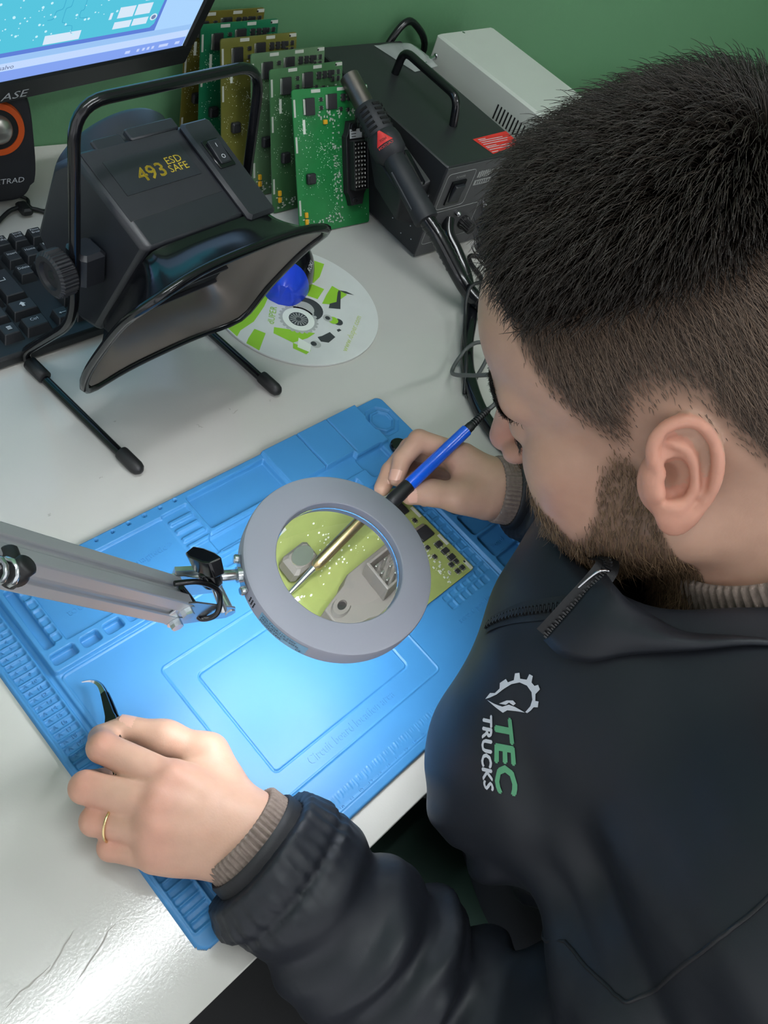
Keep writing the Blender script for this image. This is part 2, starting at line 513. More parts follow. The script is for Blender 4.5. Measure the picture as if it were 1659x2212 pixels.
# ------------------------------------------------------------------ silicone work mat
m_mat = mat('blue_silicone', srgb(58, 124, 178), 0.42, spec=0.4, noise=(30, 0.03), bump=(900, 0.05, 0.0005))
MATX, MATY = 450., 300.
def build_mat():
    st = 0.75
    xs = np.arange(0, MATX + st / 2, st); ys = np.arange(0, MATY + st / 2, st)
    X, Y = np.meshgrid(xs, ys, indexing='ij')
    Hh = np.full(X.shape, 3.6)
    def sd(x0, x1, y0, y1, r):
        cx, cy, hx, hy = (x0 + x1) / 2, (y0 + y1) / 2, (x1 - x0) / 2, (y1 - y0) / 2
        qx, qy = np.abs(X - cx) - hx + r, np.abs(Y - cy) - hy + r
        return np.hypot(np.maximum(qx, 0), np.maximum(qy, 0)) + np.minimum(np.maximum(qx, qy), 0) - r
    def put(sdf, z, e=0.9):
        t = np.clip(0.5 - sdf / e, 0, 1); t = t * t * (3 - 2 * t)
        Hh[:] = Hh * (1 - t) + z * t
    def rect(x0, x1, y0, y1, z, r=1.5, e=0.9): put(sd(x0, x1, y0, y1, r), z, e)
    def outline(x0, x1, y0, y1, z, r, w, e=0.8): put(np.abs(sd(x0, x1, y0, y1, r)) - w, z, e)
    def seg(x0, y0, x1, y1, w, z, e=0.8):
        dx, dy = x1 - x0, y1 - y0; t = np.clip(((X - x0) * dx + (Y - y0) * dy) / (dx * dx + dy * dy), 0, 1)
        put(np.hypot(X - x0 - t * dx, Y - y0 - t * dy) - w, z, e)
    def octa(cx, cy, r, z, e=0.9):
        a = np.abs(X - cx); b = np.abs(Y - cy); put(np.maximum(np.maximum(a, b), (a + b) * .7071 * 1.0) - r, z, e)
    # work field, a touch lower than its frame
    rect(31, 398, 8, 212, 3.2, 3)
    # left strip of numbered slots
    rect(24.5, 28.5, 2, 298, 2.0, .6)
    for i in range(44):
        y = 14 + i * 6.3
        if y > 288: break
        rect(5, 22.3, y, y + 4.9, 2.3, 1.2, .7)
    outline(4, 23.5, 12.5, 291, 4.1, 2, .5)
    # upper storage zone
    rect(29, 449, 213.5, 299, 6.4, 3)
    rect(33.5, 41.5, 234, 291, 2.2, 2)
    for y in (239, 246.7, 254, 262, 271, 280): rect(42, 48, y - 3.2, y + 3.2, 5.2, 1.5)
    rect(50, 170.5, 233, 287, 3.9, 1.5)
    for i in range(13):
        x = 38 + i * 15.2
        if x < 200: put(np.hypot(X - x, Y - 295.6) - 1.3, 2.5, .6)
    for x0, x1 in ((33, 51.5), (57, 71), (76, 90), (95, 109.5)): rect(x0, x1, 219.3, 228, 2.0, 1.8)
    rect(113, 180, 219, 228, 3.0, 2)
    for i in range(6): rect(186 + i * 28, 210 + i * 28, 218, 229, 3.0, 2)
    rect(170.5, 196, 233, 288, 4.4, 1)
    for y in (278, 268.5, 259.3, 251): rect(172.5, 195, y - 2.0, y + 2.0, 6.2, .8)
    rect(200, 286, 256.5, 292.5, 2.4, 1.5, 2.2)
    rect(192, 284, 232.5, 251.5, 2.8, 4, 1.6)
    for y in (234.5, 250): seg(194, y, 283, y, .8, 4.6)
    # stepped lids, screw tray and octagon in the far right corner
    rect(288, 411, 246, 299.6, 9.0, 1)
    for x in (288, 331.5, 371): seg(x, 253, x, 299, .55, 6.2)
    rect(289, 368, 233, 253, 4.6, 1)
    rect(372, 402, 240, 247, 5, 1)
    rect(366, 402, 221, 247.5, 3.0, 3)
    rect(411.5, 449, 236, 299, 4.6, 4)
    octa(427, 271, 18, 3.2); octa(427, 271, 13.5, 5.6); octa(427, 271, 11, 4.0)
    rect(404, 446, 196, 230, 3.0, 3)
    # right column of trays
    rect(398.5, 449, 4, 232, 5.8, 3)
    for y0, y1 in ((172, 194), (145, 168), (117, 141), (89, 113), (61, 87), (33, 56), (10, 29)): rect(406, 443, y0, y1, 2.2, 3, 1.4)
    # small squares beside the board field
    for i in range(9):
        y = 83 + i * 10.2
        rect(386, 393.5, y, y + 7.5, 2.5, .8, .6); rect(378, 383.5, y, y + 7.5, 2.6, .8, .6)
    for i in range(6):
        x = 330 + i * 9.4
        rect(x, x + 7, 74, 81, 2.5, .8, .6); rect(x, x + 7, 83.5, 88, 2.6, .8, .6)
    # nested outlines of the board field
    outline(91.7, 276.5, 41, 175.3, 4.0, 4, .45)
    put(np.abs(sd(110.8, 255.4, 60.1, 155.7, 4)) - .45, 2.0, .7)
    outline(32, 396, 9, 211, 4.0, 4, .5)
    # ruler along the front edge
    for i in range(301):
        x = 33.6 + i
        if x > 345: break
        L = 6.5 if i % 10 == 0 else (5 if i % 5 == 0 else 3.4)
        if i % 2 == 0 or i % 5 == 0: put(np.maximum(np.abs(X - x) - .22, np.abs(Y - (20.5 - L / 2)) - L / 2), 3.55, .5)
    Hh = np.where(Hh > 3.2, (Hh - 3.2) * 1.5 + 3.2, (Hh - 3.2) * 1.45 + 3.2)
    # rounded outline: the rim drops to the bench
    out = sd(0, MATX, 0, MATY, 9)
    t = np.clip(-out / 1.6, 0, 1); t = np.sqrt(np.clip(1 - (1 - t) ** 2, 0, 1))
    Hh *= t
    keep = out < 0.4
    V = np.stack([X, Y, np.maximum(Hh, 0.05)], -1) / 1000
    nx, ny = X.shape
    ids = np.arange(nx * ny).reshape(nx, ny)
    F = np.stack([ids[:-1, :-1], ids[1:, :-1], ids[1:, 1:], ids[:-1, 1:]], -1).reshape(-1, 4)
    kf = (keep[:-1, :-1] & keep[1:, :-1] & keep[1:, 1:] & keep[:-1, 1:]).reshape(-1)
    F = F[kf]
    u, inv = np.unique(F, return_inverse=True)
    return V.reshape(-1, 3)[u], inv.reshape(-1, 4)
Vm, Fm = build_mat()
wm = thing('work_mat', 'blue silicone repair mat with moulded trays and ruler under the circuit board', 'work mat', (0.225, 0.15, 0))
link('mat_sheet', np_mesh('mat_sheet', Vm, Fm), m_mat, wm, 180, world=True)
def mat_text(body, size, x, y, z, a=0, al='l', wide=1.0):
    c, s = math.cos(a), math.sin(a)
    MB().text(body, size, (x, y, z), (c, s, 0), (-s, c, 0), al, depth=0.0004, wide=wide).build('lettering', m_mat, wm, 0, world=True)
mat_text('Circuit board location area', 0.0105, 0.136, 0.0515, 0.0032, wide=.80)
mat_text('screw position', 0.0085, 0.326, 0.0625, 0.0032)
mat_text('magnetic >', 0.0085, 0.128, 0.263, 0.0042)
mat_text('tools', 0.0095, 0.062, 0.253, 0.0042)
mat_text('phone', 0.007, 0.100, 0.245, 0.0042)
mat_text('parts', 0.0085, 0.4245, 0.072, 0.0022, al='c')
mat_text('board', 0.0075, 0.4245, 0.099, 0.0022, al='c')
for i in range(1, 21): mat_text(str(i), 0.0048, 0.0336 + i * .010, 0.0100, 0.0032, al='c')
for i in range(1, 21):
    y = 0.2985 - 0.0063 * (i + 2.6)
    mat_text(str(i), 0.0046, 0.0165, y, 0.0023, al='c'); mat_text('A', 0.0040, 0.0095, y, 0.0023, al='c')
lap('room')
# ------------------------------------------------------------------ circuit boards (one design: one lies on the mat, six stand by the wall)
BW, BH = 0.110, 0.157      # width u, height v
m_pcb = {n: mat('solder_mask_' + n, c, 0.32, spec=0.5, noise=(60, 0.10)) for n, c in dict(
    green=srgb(28, 118, 60), dark=srgb(62, 104, 66), grey=srgb(86, 116, 84), olive=srgb(104, 104, 46), teal=srgb(24, 104, 70), brown=srgb(98, 92, 36), lime=srgb(136, 146, 84)).items()}
m_chip = mat('black_epoxy', srgb(34, 34, 37), 0.5)
m_conn = mat('black_connector', srgb(26, 26, 29), 0.45)
m_conn_lit = mat('lamp_lit_connector', srgb(112, 108, 102), 0.55)  # black connector under the ring lamp: its overexposed grey is put into the colour
m_tin = mat('tinned_metal', srgb(205, 205, 200), 0.28, metal=0.9)
m_pad = mat('bare_pad', srgb(196, 198, 190), 0.4, metal=0.2)
m_yel = mat('yellow_capacitor', srgb(226, 168, 34), 0.45)
m_silk = mat('white_print', srgb(225, 228, 218), 0.6)
m_stick = mat('white_sticker', srgb(225, 226, 228), 0.6)
m_ink = mat('black_ink', srgb(25, 25, 25), 0.6)
m_tan = mat('tan_resistor', srgb(182, 140, 92), 0.5)
def P_(u, t): return u * BW, (1 - t) * BH            # fractions from the left and from the top
def make_board(root, conn_mat, mask, hero=False):
    th = 0.0016
    r = 0.003
    poly = []
    for cx, cy, a0 in ((BW - r, r, -90), (BW - r, BH - r, 0), (r, BH - r, 90), (r, r, 180)):
        for k in range(4):
            a = math.radians(a0 + 30 * k); poly.append((cx + r * math.cos(a), cy + r * math.sin(a)))
    MB().prism(poly, 0, th).build('board', mask, root, 30)
    def chip(u, t, w, h, z=0.0025, pins=0, tab=False, name='chip'):
        x, y = P_(u, t)
        o = MB().box((x, y, th + z / 2 + .0002), (w, h, z), ch=.0003).build(name, m_chip, root, 30)
        if tab: MB().box((x - w / 2 - .0014, y, th + .0008), (.0030, h * .92, .0016), ch=.0003).build('heat_tab', m_tin, o, 30)
        if pins:
            m = MB()
            for k in range(pins):
                yy = y - h / 2 + h * (k + .5) / pins
                for s in (-1, 1): m.box((x + s * (w / 2 + .0006), yy, th + .0004), (.0014, h / pins * .5, .0008))
            m.build('pins', m_tin, o, 0)
        return o
    def pad(u, t, w, h, name='pad', mt=m_pad): 
        x, y = P_(u, t); return MB().box((x, y, th + .0001), (w, h, .0003)).build(name, mt, root, 0)
    chip(.21, .115, .0125, .0175, tab=True); chip(.505, .095, .0125, .0160, tab=True)
    for u in (.655, .735, .81): chip(u, .075, .0052, .0078, .0022, pins=2)
    for u in (.86, .935):
        for t in (.068, .112): chip(u, t, .0038, .0050, .0015, pins=4)
    for u, t in ((.36, .075), (.36, .13), (.62, .15), (.72, .16)): chip(u, t, .0036, .0042, .0016, pins=2)
    pad(.30, .018, .0130, .0034); pad(.64, .018, .0130, .0034); pad(.945, .018, .0105, .0036)
    pad(.022, .12, .0026, .0180); pad(.022, .36, .0026, .0170); pad(.022, .80, .0026, .0175)
    x, y = P_(.905, .021); MB().cyl((x, y, th - .0001), (x, y, th + .00035), .0012, seg=12).build('hole', m_ink, root, 0)
    for u, t, w, h in ((.40, .225, .0052, .0046), (.09, .855, .0040, .0062), (.09, .905, .0040, .0062)):
        x, y = P_(u, t); MB().box((x, y, th + .0015), (w, h, .0030), ch=.0004).build('capacitor', m_yel, root, 30)
    pad(.13, .245, .0035, .0150, 'silk_mark', m_silk)
    # silver power inductor
    x, y = P_(.19, .78) if hero else P_(.17, .60)
    ind = MB().box((x, y, th + .0030), (.0120, .0120, .0060), ch=.0014).build('inductor', conn_mat if hero else m_chip, root, 30)
    MB().cyl((x, y, th + .0060), (x, y, th + .0066), .0047, seg=20).build('winding_top', m_tin if hero else m_chip, ind, 40)
    # main connector with its shroud and pins
    cx, y0, y1 = (BW * .515, .026, .110) if hero else (BW * .76, BH * (1 - .845), BH * (1 - .235))
    cw, L = (.0275 if hero else .0300), y1 - y0; cy = (y0 + y1) / 2
    bod = [(-cw / 2 + .006, -L / 2), (cw / 2 - .006, -L / 2), (cw / 2 - .003, -L / 2 + .012), (cw / 2, -L / 2 + .016), (cw / 2, L / 2 - .016), (cw / 2 - .003, L / 2 - .012), (cw / 2 - .006, L / 2), (-cw / 2 + .006, L / 2), (-cw / 2 + .003, L / 2 - .012), (-cw / 2, L / 2 - .016), (-cw / 2, -L / 2 + .016), (-cw / 2 + .003, -L / 2 + .012)]
    con = MB(t=(cx, cy, th)).prism(bod, 0, .0085, top=.97).build('connector', conn_mat, root, 30, bevel=.0005)
    hw, hl, wt, z0, z1 = (.0082, L / 2 - .0225, .0014, .0085, .0170) if hero else (.0105, L / 2 - .0210, .0014, .0085, .0185)
    sh = MB(t=(cx, cy, th))
    sh.box((-hw, 0, (z0 + z1) / 2), (wt, 2 * hl, z1 - z0), ch=.0004); sh.box((hw, 0, (z0 + z1) / 2), (wt, 2 * hl, z1 - z0), ch=.0004)
    sh.box((0, -hl, (z0 + z1) / 2), (2 * hw + wt, wt, z1 - z0), ch=.0004); sh.box((0, hl, (z0 + z1) / 2), (2 * hw + wt, wt, z1 - z0), ch=.0004)
    sh.build('shroud', conn_mat, con, 30)
    npin = 11; allpins = MB()
    if hero: npin = 7
    ncol, px_ = (3, .0046) if hero else (4, .0048)
    for i in range(ncol):
        for j in range(npin):
            m = MB(t=(cx - px_ * (ncol - 1) / 2 + i * px_, cy - hl + .003 + (2 * hl - .006) * j / (npin - 1), th)).box((0, 0, .0125), (.0011, .0022, .0085), ch=.0003)
            if hero: m.build('pin', m_tin, con, 0)
            else: allpins.v += [m.v[0]]; allpins.f += [tuple(q + allpins.n for q in f) for f in m.f]; allpins.n += m.n
    if not hero: tag(allpins.build('pins', m_tin, con, 0), kind='stuff')
    for s in (-1, 1):
        MB(t=(cx - .003, cy + s * (L / 2 - .0065), th)).lathe([(.0022, .0085), (.0022, .0098), (.0040, .0098), (.0045, .0085)], seg=16).build('screw_boss', conn_mat, con, 40)
        MB(t=(cx - .003, cy + s * (L / 2 - .0065), th)).cyl((0, 0, .0084), (0, 0, .0087), .0022, seg=12).build('screw_hole', m_ink, con, 0)
    if not hero:
        st = MB(t=(cx, cy + L / 2 - .0135, th)).box((0, 0, .0087), (.0185, .0100, .0003)).build('sticker', m_stick, con, 0)
        m = MB(t=(cx, cy + L / 2 - .0135, th))
        for k in range(3): m.box((-.0035, .003 - k * .003, .0089), (.0085 - k * .001, .0008, .0001))
        m.build('print_lines', m_ink, st, 0)
    # what is too small to pick apart: solder dots and chip resistors
    r2 = np.random.default_rng(11)
    m = MB(); m3 = MB(); hexa = [(math.cos(a), math.sin(a)) for a in np.arange(6) * PI / 3]
    n = 0
    clusters = [(r2.uniform(.06, .44), r2.uniform(.25, .92), r2.uniform(.03, .07)) if hero else (r2.uniform(.08, .62), r2.uniform(.2, .95), r2.uniform(.03, .09)) for _ in range(13)]
    while n < (620 if hero else 420):
        c = clusters[n % 13]; u, t = (r2.normal(c[0], c[2]), r2.normal(c[1], c[2] * .7)) if n % 4 else (r2.uniform(.05, .97), r2.uniform(.16, .97))
        n += 1
        if not (.03 < u < .97 and .05 < t < .98) or (abs(u - .79) < .17 and .23 < t < .85) or (abs(u - .18) < .09 and (abs(t - .60) < .06 or abs(t - .78) < .06)) or (hero and abs(u - .5) < .16 and .3 < t < .84): continue
        x, y = P_(u, t); s = r2.choice([.00024, .00034, .0005]) if hero else r2.choice([.00025, .00035, .0005])
        m.prism([(x + s * a, y + s * b) for a, b in hexa], th, th + .0002)
    for k in range(150):
        if k < 60: u, t = r2.uniform(.5, .63), r2.uniform(.22, .85)
        elif k < 100: u, t = r2.uniform(.05, .6), r2.uniform(.88, .97)
        else: u, t = r2.uniform(.3, .97), r2.uniform(.155, .22)
        if (.61 < u < .97 and t > .225 and t < .85) or (hero and .34 < u < .68 and .3 < t < .84): continue
        x, y = P_(u, t); a = r2.integers(2)
        m3.box((x, y, th + .0005), (.0022, .0012, .0010) if a else (.0012, .0022, .0010))
    tag(m.build('solder_dots', m_silk, root, 0), kind='stuff')
    tag(m3.build('chip_resistors', m_pad, root, 0), kind='stuff')
    if hero:
        m = MB()
        for k in range(40):
            x, y = P_(r2.uniform(.05, .6), r2.uniform(.86, .97)); m.box((x, y, th + .0008), (.0020, .0030, .0016), ch=.0002)
        tag(m.build('chip_capacitors', m_tan, root, 0), kind='stuff')

# the board being repaired: its top end points along +x
root = thing('circuit_board', 'green circuit board lying on the blue mat under the ring lamp', 'circuit board',
             R=np.array([[math.sin(.012), math.cos(.012), 0], [-math.cos(.012), math.sin(.012), 0], [0, 0, 1.]]), loc=(0.2205, 0.1998, 0.0042))
make_board(root, m_conn_lit, m_pcb['lime'], hero=True)
# the row of standing boards, leaning back
def card_R(yaw, ly):
    lean = math.asin(ly / BH)
    base = np.stack([[1, 0, 0], [0, math.sin(lean), math.cos(lean)], np.cross([1, 0, 0], [0, math.sin(lean), math.cos(lean)])], 1)
    return rotm('z', yaw) @ base
cards = [((0.549, 0.5450), .071, 'green', 'bright green circuit board, frontmost of the standing row beside the hot air gun'),
         ((0.5445, 0.5920), .052, 'dark', 'green circuit board standing second from the front of the row'),
         ((0.541, 0.6270), .046, 'grey', 'greyish green circuit board standing third from the front of the row'),
         ((0.522, 0.6640), .039, 'olive', 'olive circuit board standing fourth from the front, framed by the extractor handle'),
         ((0.514, 0.7030), .025, 'teal', 'dark green circuit board standing next to last, before the green wall'),
         ((0.511, 0.7380), .012, 'brown', 'olive brown circuit board standing hindmost, right against the green wall')]
proto = None
for (x, y), ly, mk, lab in cards:
    R = card_R(-0.10 if proto is None else -0.02, ly)
    e = thing('standing_circuit_board', lab, 'circuit board', R=R, loc=(x, y, 0.001), group='circuit boards standing in a row by the wall')
    if proto is None:
        make_board(e, m_conn, m_pcb[mk]); proto = e
    else:
        for ch in list(proto.children): copy_obj(ch, e, m_pcb[mk] if ch.name.split('.')[0] == 'board' else None)
lap('boards')
# ------------------------------------------------------------------ shared device materials
m_black = mat('black_plastic', srgb(38, 40, 46), 0.38, noise=(40, 0.12))
m_gloss = mat('glossy_black_plastic', srgb(16, 17, 21), 0.16, spec=0.55)
m_matte = mat('matte_black', srgb(34, 35, 40), 0.55, noise=(60, 0.1), bump=(700, 0.1, 0.0004))
m_rub = mat('black_rubber', srgb(24, 24, 26), 0.5)
m_liner = mat('brushed_steel_liner', srgb(140, 131, 124), 0.30, metal=0.75, noise=(9, 0.10))
m_foam = mat('black_foam', srgb(10, 10, 11), 0.9, bump=(900, 0.5, 0.001))
m_chrome = mat('chrome', srgb(200, 200, 205), 0.18, metal=1)
m_yprint = mat('yellow_print', srgb(190, 165, 40), 0.5)
m_wprint = mat('pale_print', srgb(200, 203, 208), 0.5)
m_gprint = mat('grey_print', srgb(150, 152, 150), 0.55)

# ------------------------------------------------------------------ fume extractor
ex = thing('fume_extractor', 'black fume extractor with flared hood and wire handle stand', 'fume extractor', (0.262, 0.430, 0), math.radians(5))
hx = 0.086
def side(s): return [(s * hx, -0.075, .0045), (s * hx, .082, .0045), (s * hx, .006, .105), (s * hx, .004, .285)]
path = round_path(side(-1)[:3] + [(-hx, .004, .160), (-hx, .006, .288), (hx, .012, .284), (hx, .004, .160)] + side(1)[:3][::-1], 0.026, 8)
MB().tube(path, 0.0042, 12).build('wire_frame', m_gloss, ex, 60)
for s in (-1, 1):
    MB().lathe([(.0062, 0), (.0066, .002), (.0066, .020), (.0055, .024), (.003, .0265), (1e-9, .027)], frame_z((0, -1, 0)), (s * hx, -.060, .0066), 20).build('foot_cap', m_rub, ex, 50)
    MB().cyl((s * hx, .045, .0066), (s * hx, .068, .0066), .0066, seg=20, ch=.001).build('foot_sleeve', m_rub, ex, 50)
# fan housing: side profile (y, z) swept across x
prof = np.array([(-.044, .203), (.038, .228), (.062, .205), (.085, .128), (.030, .078), (.006, .084)])
m = MB(); xs = [-.0625, -.0585, .0585, .0625]; cen = prof.mean(0)
V = []
for i, x in enumerate(xs):
    sc = 0.95 if i in (0, 3) else 1.0
    V += [(x, *(cen + (q - cen) * sc)) for q in prof]
n = len(prof); F = [tuple(range(n)), tuple(range(3 * n + n - 1, 3 * n - 1, -1))]
for i in range(3):
    for k in range(n): F.append((i * n + k, (i + 1) * n + k, (i + 1) * n + (k + 1) % n, i * n + (k + 1) % n))
m.add(V, F); m.build('fan_housing', m_black, ex, 30, bevel=.003)
sl = math.atan2(.023, .072)
RT = np.stack([[1, 0, 0], [0, math.cos(sl), math.sin(sl)], [0, -math.sin(sl), math.cos(sl)]], 1)      # frame of the sloping top panel
tp = np.array([0, .002, .2166])
MB(RT, tp).box((-.014, .006, .0004), (.088, .060, .0012), ch=.0004).build('top_panel', m_matte, ex, 30)
st = MB(RT, tp).box((-.012, .010, .0012), (.070, .030, .0004)).build('name_plate', m_black, ex, 0)
MB(RT, tp).text('493', .0165, (-.0165, .0075, .0015), wide=1.05).text('493', .0165, (-.0161, .0075, .0015), wide=1.05).text('493', .0165, (-.0163, .0079, .0015), wide=1.05).build('lettering', m_yprint, st, 0)
MB(RT, tp).text('ESD', .0088, (.0085, .0125, .0015), wide=1.05).text('SAFE', .0088, (.0085, .0055, .0015), wide=1.0).build('lettering', m_yprint, st, 0)
MB(RT, tp).box((.047, -.009, .0025), (.030, .092, .0065), ch=.0025).build('switch_rail', m_black, ex, 30)
sw = MB(RT, tp).box((.046, .004, .0060), (.0165, .026, .0022), ch=.0006).build('switch_frame', m_gloss, ex, 30)
MB(RT @ rotm('x', .10), tp + RT @ np.array([.046, .004, .0078])).box((0, 0, 0), (.011, .020, .0030), ch=.0006).build('rocker', m_black, sw, 30)
MB(RT @ rotm('x', .10), tp + RT @ np.array([.046, .004, .0095])).text('I', .005, (0, .005, 0)).text('O', .005, (0, -.005, 0)).build('rocker_marks', m_wprint, sw, 0)
MB(RT, tp).box((-.030, .040, -.002), (.026, .010, .004), ch=.001).build('latch', m_black, ex, 30)
MB(RT, tp).box((.010, .041, -.001), (.046, .010, .006), ch=.001).build('rear_lip', m_black, ex, 30)
ax = nrm((0, .914, .406))
MB(frame_z(ax), np.array([.008, .050, .170])).lathe([(.046, 0), (.052, .004), (.052, .036), (.049, .040), (.046, .040), (.046, .018), (1e-9, .018)], seg=48).build('exhaust_duct', m_black, ex, 40)
# hood: rounded sections from the housing front to the mouth
def rrect(hw, hh, r, n=64, p=7.0):
    out = []
    for k in range(n):
        a = 2 * PI * k / n; c, s_ = math.cos(a), math.sin(a)
        q = (abs(c) ** p + abs(s_) ** p) ** (-1 / p)
        x, y = c * q * hw, s_ * q * hh
        out.append((x, y))
    return np.array(out)
yv = nrm((0, -.076, .167)); nv = np.array([0, .910, .414])          # mouth plane: up and inward directions
mouth_c = np.array([0, -.046, .1265]); throat_c = np.array([0, -.0195, .1455])
secs = []
for t in np.linspace(0, 1, 9):
    hw = .0605 + (.098 - .0605) * t ** 1.5; hh = .0640 + (.0930 - .0640) * t ** 1.5
    cc = throat_c * (1 - t) + mouth_c * t
    q = rrect(hw, hh, .02, p=12 - 5.5 * t)
    sag = -.010 * t * np.abs(q[:, 0] / hw) ** 3 * np.abs(q[:, 1] / hh) ** 3    # corners reach a little further out
    secs.append(cc + q[:, :1] * np.array([1, 0, 0]) + q[:, 1:] * yv + (nv * 1)[None] * sag[:, None])
def loft(S, flip=False):
    n = len(S[0]); V = np.concatenate(S); F = []
    for i in range(len(S) - 1):
        for k in range(n):
            l = (k + 1) % n; f = (i * n + k, i * n + l, (i + 1) * n + l, (i + 1) * n + k)
            F.append(f[::-1] if flip else f)
    return V, F
MB().add(*loft(secs)).build('hood', m_gloss, ex, 50)
ins = []
for S, t in zip(secs[1:], np.linspace(0, 1, 9)[1:]):
    c = S.mean(0); ins.append(c + (S - c) * 0.965 + nv * .0005)
MB().add(*loft(ins, True)).build('hood_liner', m_liner, ex, 50)
MB().tube(secs[-1], .0038, 8, closed=True).build('hood_rim', m_gloss, ex, 60)
MB().add(np.concatenate([ins[0], [ins[0].mean(0)]]), [(64, (k + 1) % 64, k) for k in range(64)]).build('filter', m_foam, ex, 0)
for k in range(5):
    MB(np.stack([[1, 0, 0], yv, np.cross([1, 0, 0], yv)], 1), ins[0].mean(0) - nv * .002).box((0, -.05 + .025 * k, 0), (.118, .003, .003)).build('grille_bar', m_black, ex, 0)
for s in (-1, 1):
    m = MB(frame_z((s, 0, 0)), (s * .0895, .008, .158))
    gear = lambda a, i: 1 + (0.035 * np.sign(np.sin(a * 36)) if i in (2, 3) else 0)
    kn = m.lathe([(.010, 0), (.0150, .001), (.0172, .003), (.0172, .0145), (.0150, .0165), (.0110, .0165), (.0100, .0135), (1e-9, .0130)], seg=144, mod=gear).build('clamp_knob', m_matte, ex, 25)
    MB(frame_z((s, 0, 0)), (s * .0895, .008, .158)).cyl((0, 0, .013), (0, 0, .0142), .0035, seg=12).build('screw', m_chrome, kn, 40)
    MB().box((s * .0735, .008, .158), (.022, .024, .030), ch=.003).build('pivot_block', m_black, ex, 30)

# ------------------------------------------------------------------ monitor
mr = nrm((.221, .025, 0)); mu = nrm(np.array([0, -.31, .78]) - mr * (np.array([0, -.31, .78]) @ mr)); mn = np.cross(mr, mu)
MR = np.stack([mr, mu, mn], 1); MO = np.array([.4815, .710, .130])          # lower right corner of the bezel; local -x runs left, z faces the room
mon = thing('monitor', 'black framed computer monitor showing a blue circuit board picture', 'monitor', R=MR, loc=MO)
m_bez = mat('black_bezel', srgb(24, 25, 28), 0.4)
MW, MH = .50, .30
MB().box((-MW / 2, MH / 2, -.017), (MW, MH, .026), ch=.004).build('rear_shell', m_bez, mon, 30)
MB().box((-MW / 2, .0135, .0), (MW, .027, .010), ch=.002).build('bezel_bottom', m_bez, mon, 30)
MB().box((-.0075, MH / 2 + .013, .0), (.015, MH - .026, .010), ch=.002).build('bezel_side', m_bez, mon, 30)
MB().box((-MW + .0075, MH / 2 + .013, .0), (.015, MH - .026, .010), ch=.002).build('bezel_side', m_bez, mon, 30)
MB().box((-MW / 2, MH - .0075, .0), (MW - .03, .015, .010), ch=.002).build('bezel_top', m_bez, mon, 30)
MB().text('ASE', .0135, (-.2000, .0095, .0052), align='r', wide=1.25, shear=.15).build('lettering', m_wprint, mon, 0)
MB().box((-.38, .02, -.045), (.07, .24, .03), ch=.004).box((-.38, -.07, -.050), (.05, .13, .02), ch=.004).build('stand_neck', m_bez, mon, 30)
def em(n, c, k=1.0): return emitter('screen_' + n, srgb(*c), SCREEN_STRENGTH * k)
scr = MB().box((-MW / 2, MH / 2 + .006, .0020), (MW - .029, MH - .040, .001)).build('screen', em('backdrop', (165, 205, 245)), mon, 0)
def sq(name, x0, x1, y0, y1, c, lev=1, par=None):
    return MB().box(((x0 + x1) / 2, (y0 + y1) / 2, .0026 + .0002 * lev), (abs(x1 - x0), abs(y1 - y0), .0001)).build(name, c if not isinstance(c, tuple) else em(name, c), par or scr, 0)
L0, R0 = -.483, -.0165
sq('task_bar', L0, R0, .0275, .0405, (128, 158, 232))
sq('status_bar', L0, R0, .0410, .0500, (188, 210, 245))
sq('scroll_bar', L0, R0, .0505, .0575, (150, 190, 236))
sq('photo_border', L0, -.066, .0580, .2, (92, 124, 208))
ph = MB().prism([(L0, .0635), (-.0745, .0635), (-.0705, .068), (-.066, .20), (L0, .20)], .0029, .0030).build('photo_board', em('photo_board', (84, 190, 214)), scr, 0)
for a, b, c_, d in ((-.196, -.158, .0655, .0760), (-.122, -.102, .0700, .0785), (-.100, -.082, .0705, .0790), (-.121, -.103, .0830, .0960), (-.101, -.083, .0835, .0965), (-.1305, -.1275, .083, .091), (-.122, -.098, .108, .114), (-.094, -.088, .1, .112)):
    sq('photo_part', a, b, c_, d, (208, 224, 240), 4)
sq('photo_chip', -.125, -.104, .116, .140, (74, 104, 176), 4); sq('photo_chip', -.076, -.069, .100, .1160, (92, 112, 178), 4)
MB().cyl((-.0755, .0775, .0034), (-.0755, .0775, .0035), .0042, seg=20).build('photo_hole', em('photo_hole', (205, 225, 238)), scr, 0)
MB().cyl((-.0755, .0775, .0035), (-.0755, .0775, .0036), .0027, seg=20).build('photo_hole', em('photo_hole2', (112, 128, 170)), scr, 0)
m = MB(); r2 = np.random.default_rng(5)
for k in range(150):
    x, y = -.135 - r2.random() * .20 + .015 * r2.normal(), .072 + r2.random() * .09
    s = r2.choice([.0006, .0009, .0014]); m.cyl((x, y, .0034), (x, y, .0035), s, seg=6)
tag(m.build('photo_dots', em('photo_dots', (190, 232, 244)), scr, 0), kind='stuff')
m = MB()
for k in range(16):
    x, y = -.15 - r2.random() * .22, .07 + r2.random() * .06; pts = [(x, y, .00335)]
    for j in range(4):
        x += r2.choice([-1, 1]) * r2.random() * .010; pts.append((x, y, .00335)); y += r2.random() * .02; pts.append((x, y, .00335))
    m.tube(round_path(pts, .004, 3), .00035, 4)
tag(m.build('photo_tracks', em('photo_tracks', (66, 168, 200)), scr, 0), kind='stuff')
MB().text('o salvo', .0075, (-.2200, .0455, .0031), align='r').build('screen_text', em('ink', (90, 100, 130)), scr, 0)
for x, w in ((-.0905, .006), (-.0775, .003), (-.0705, .003), (-.0645, .003), (-.0585, .003), (-.0445, .012), (-.026, .006)): sq('tray_icon', x - w / 2, x + w / 2, .0325, .0362, (188, 204, 244), 3)

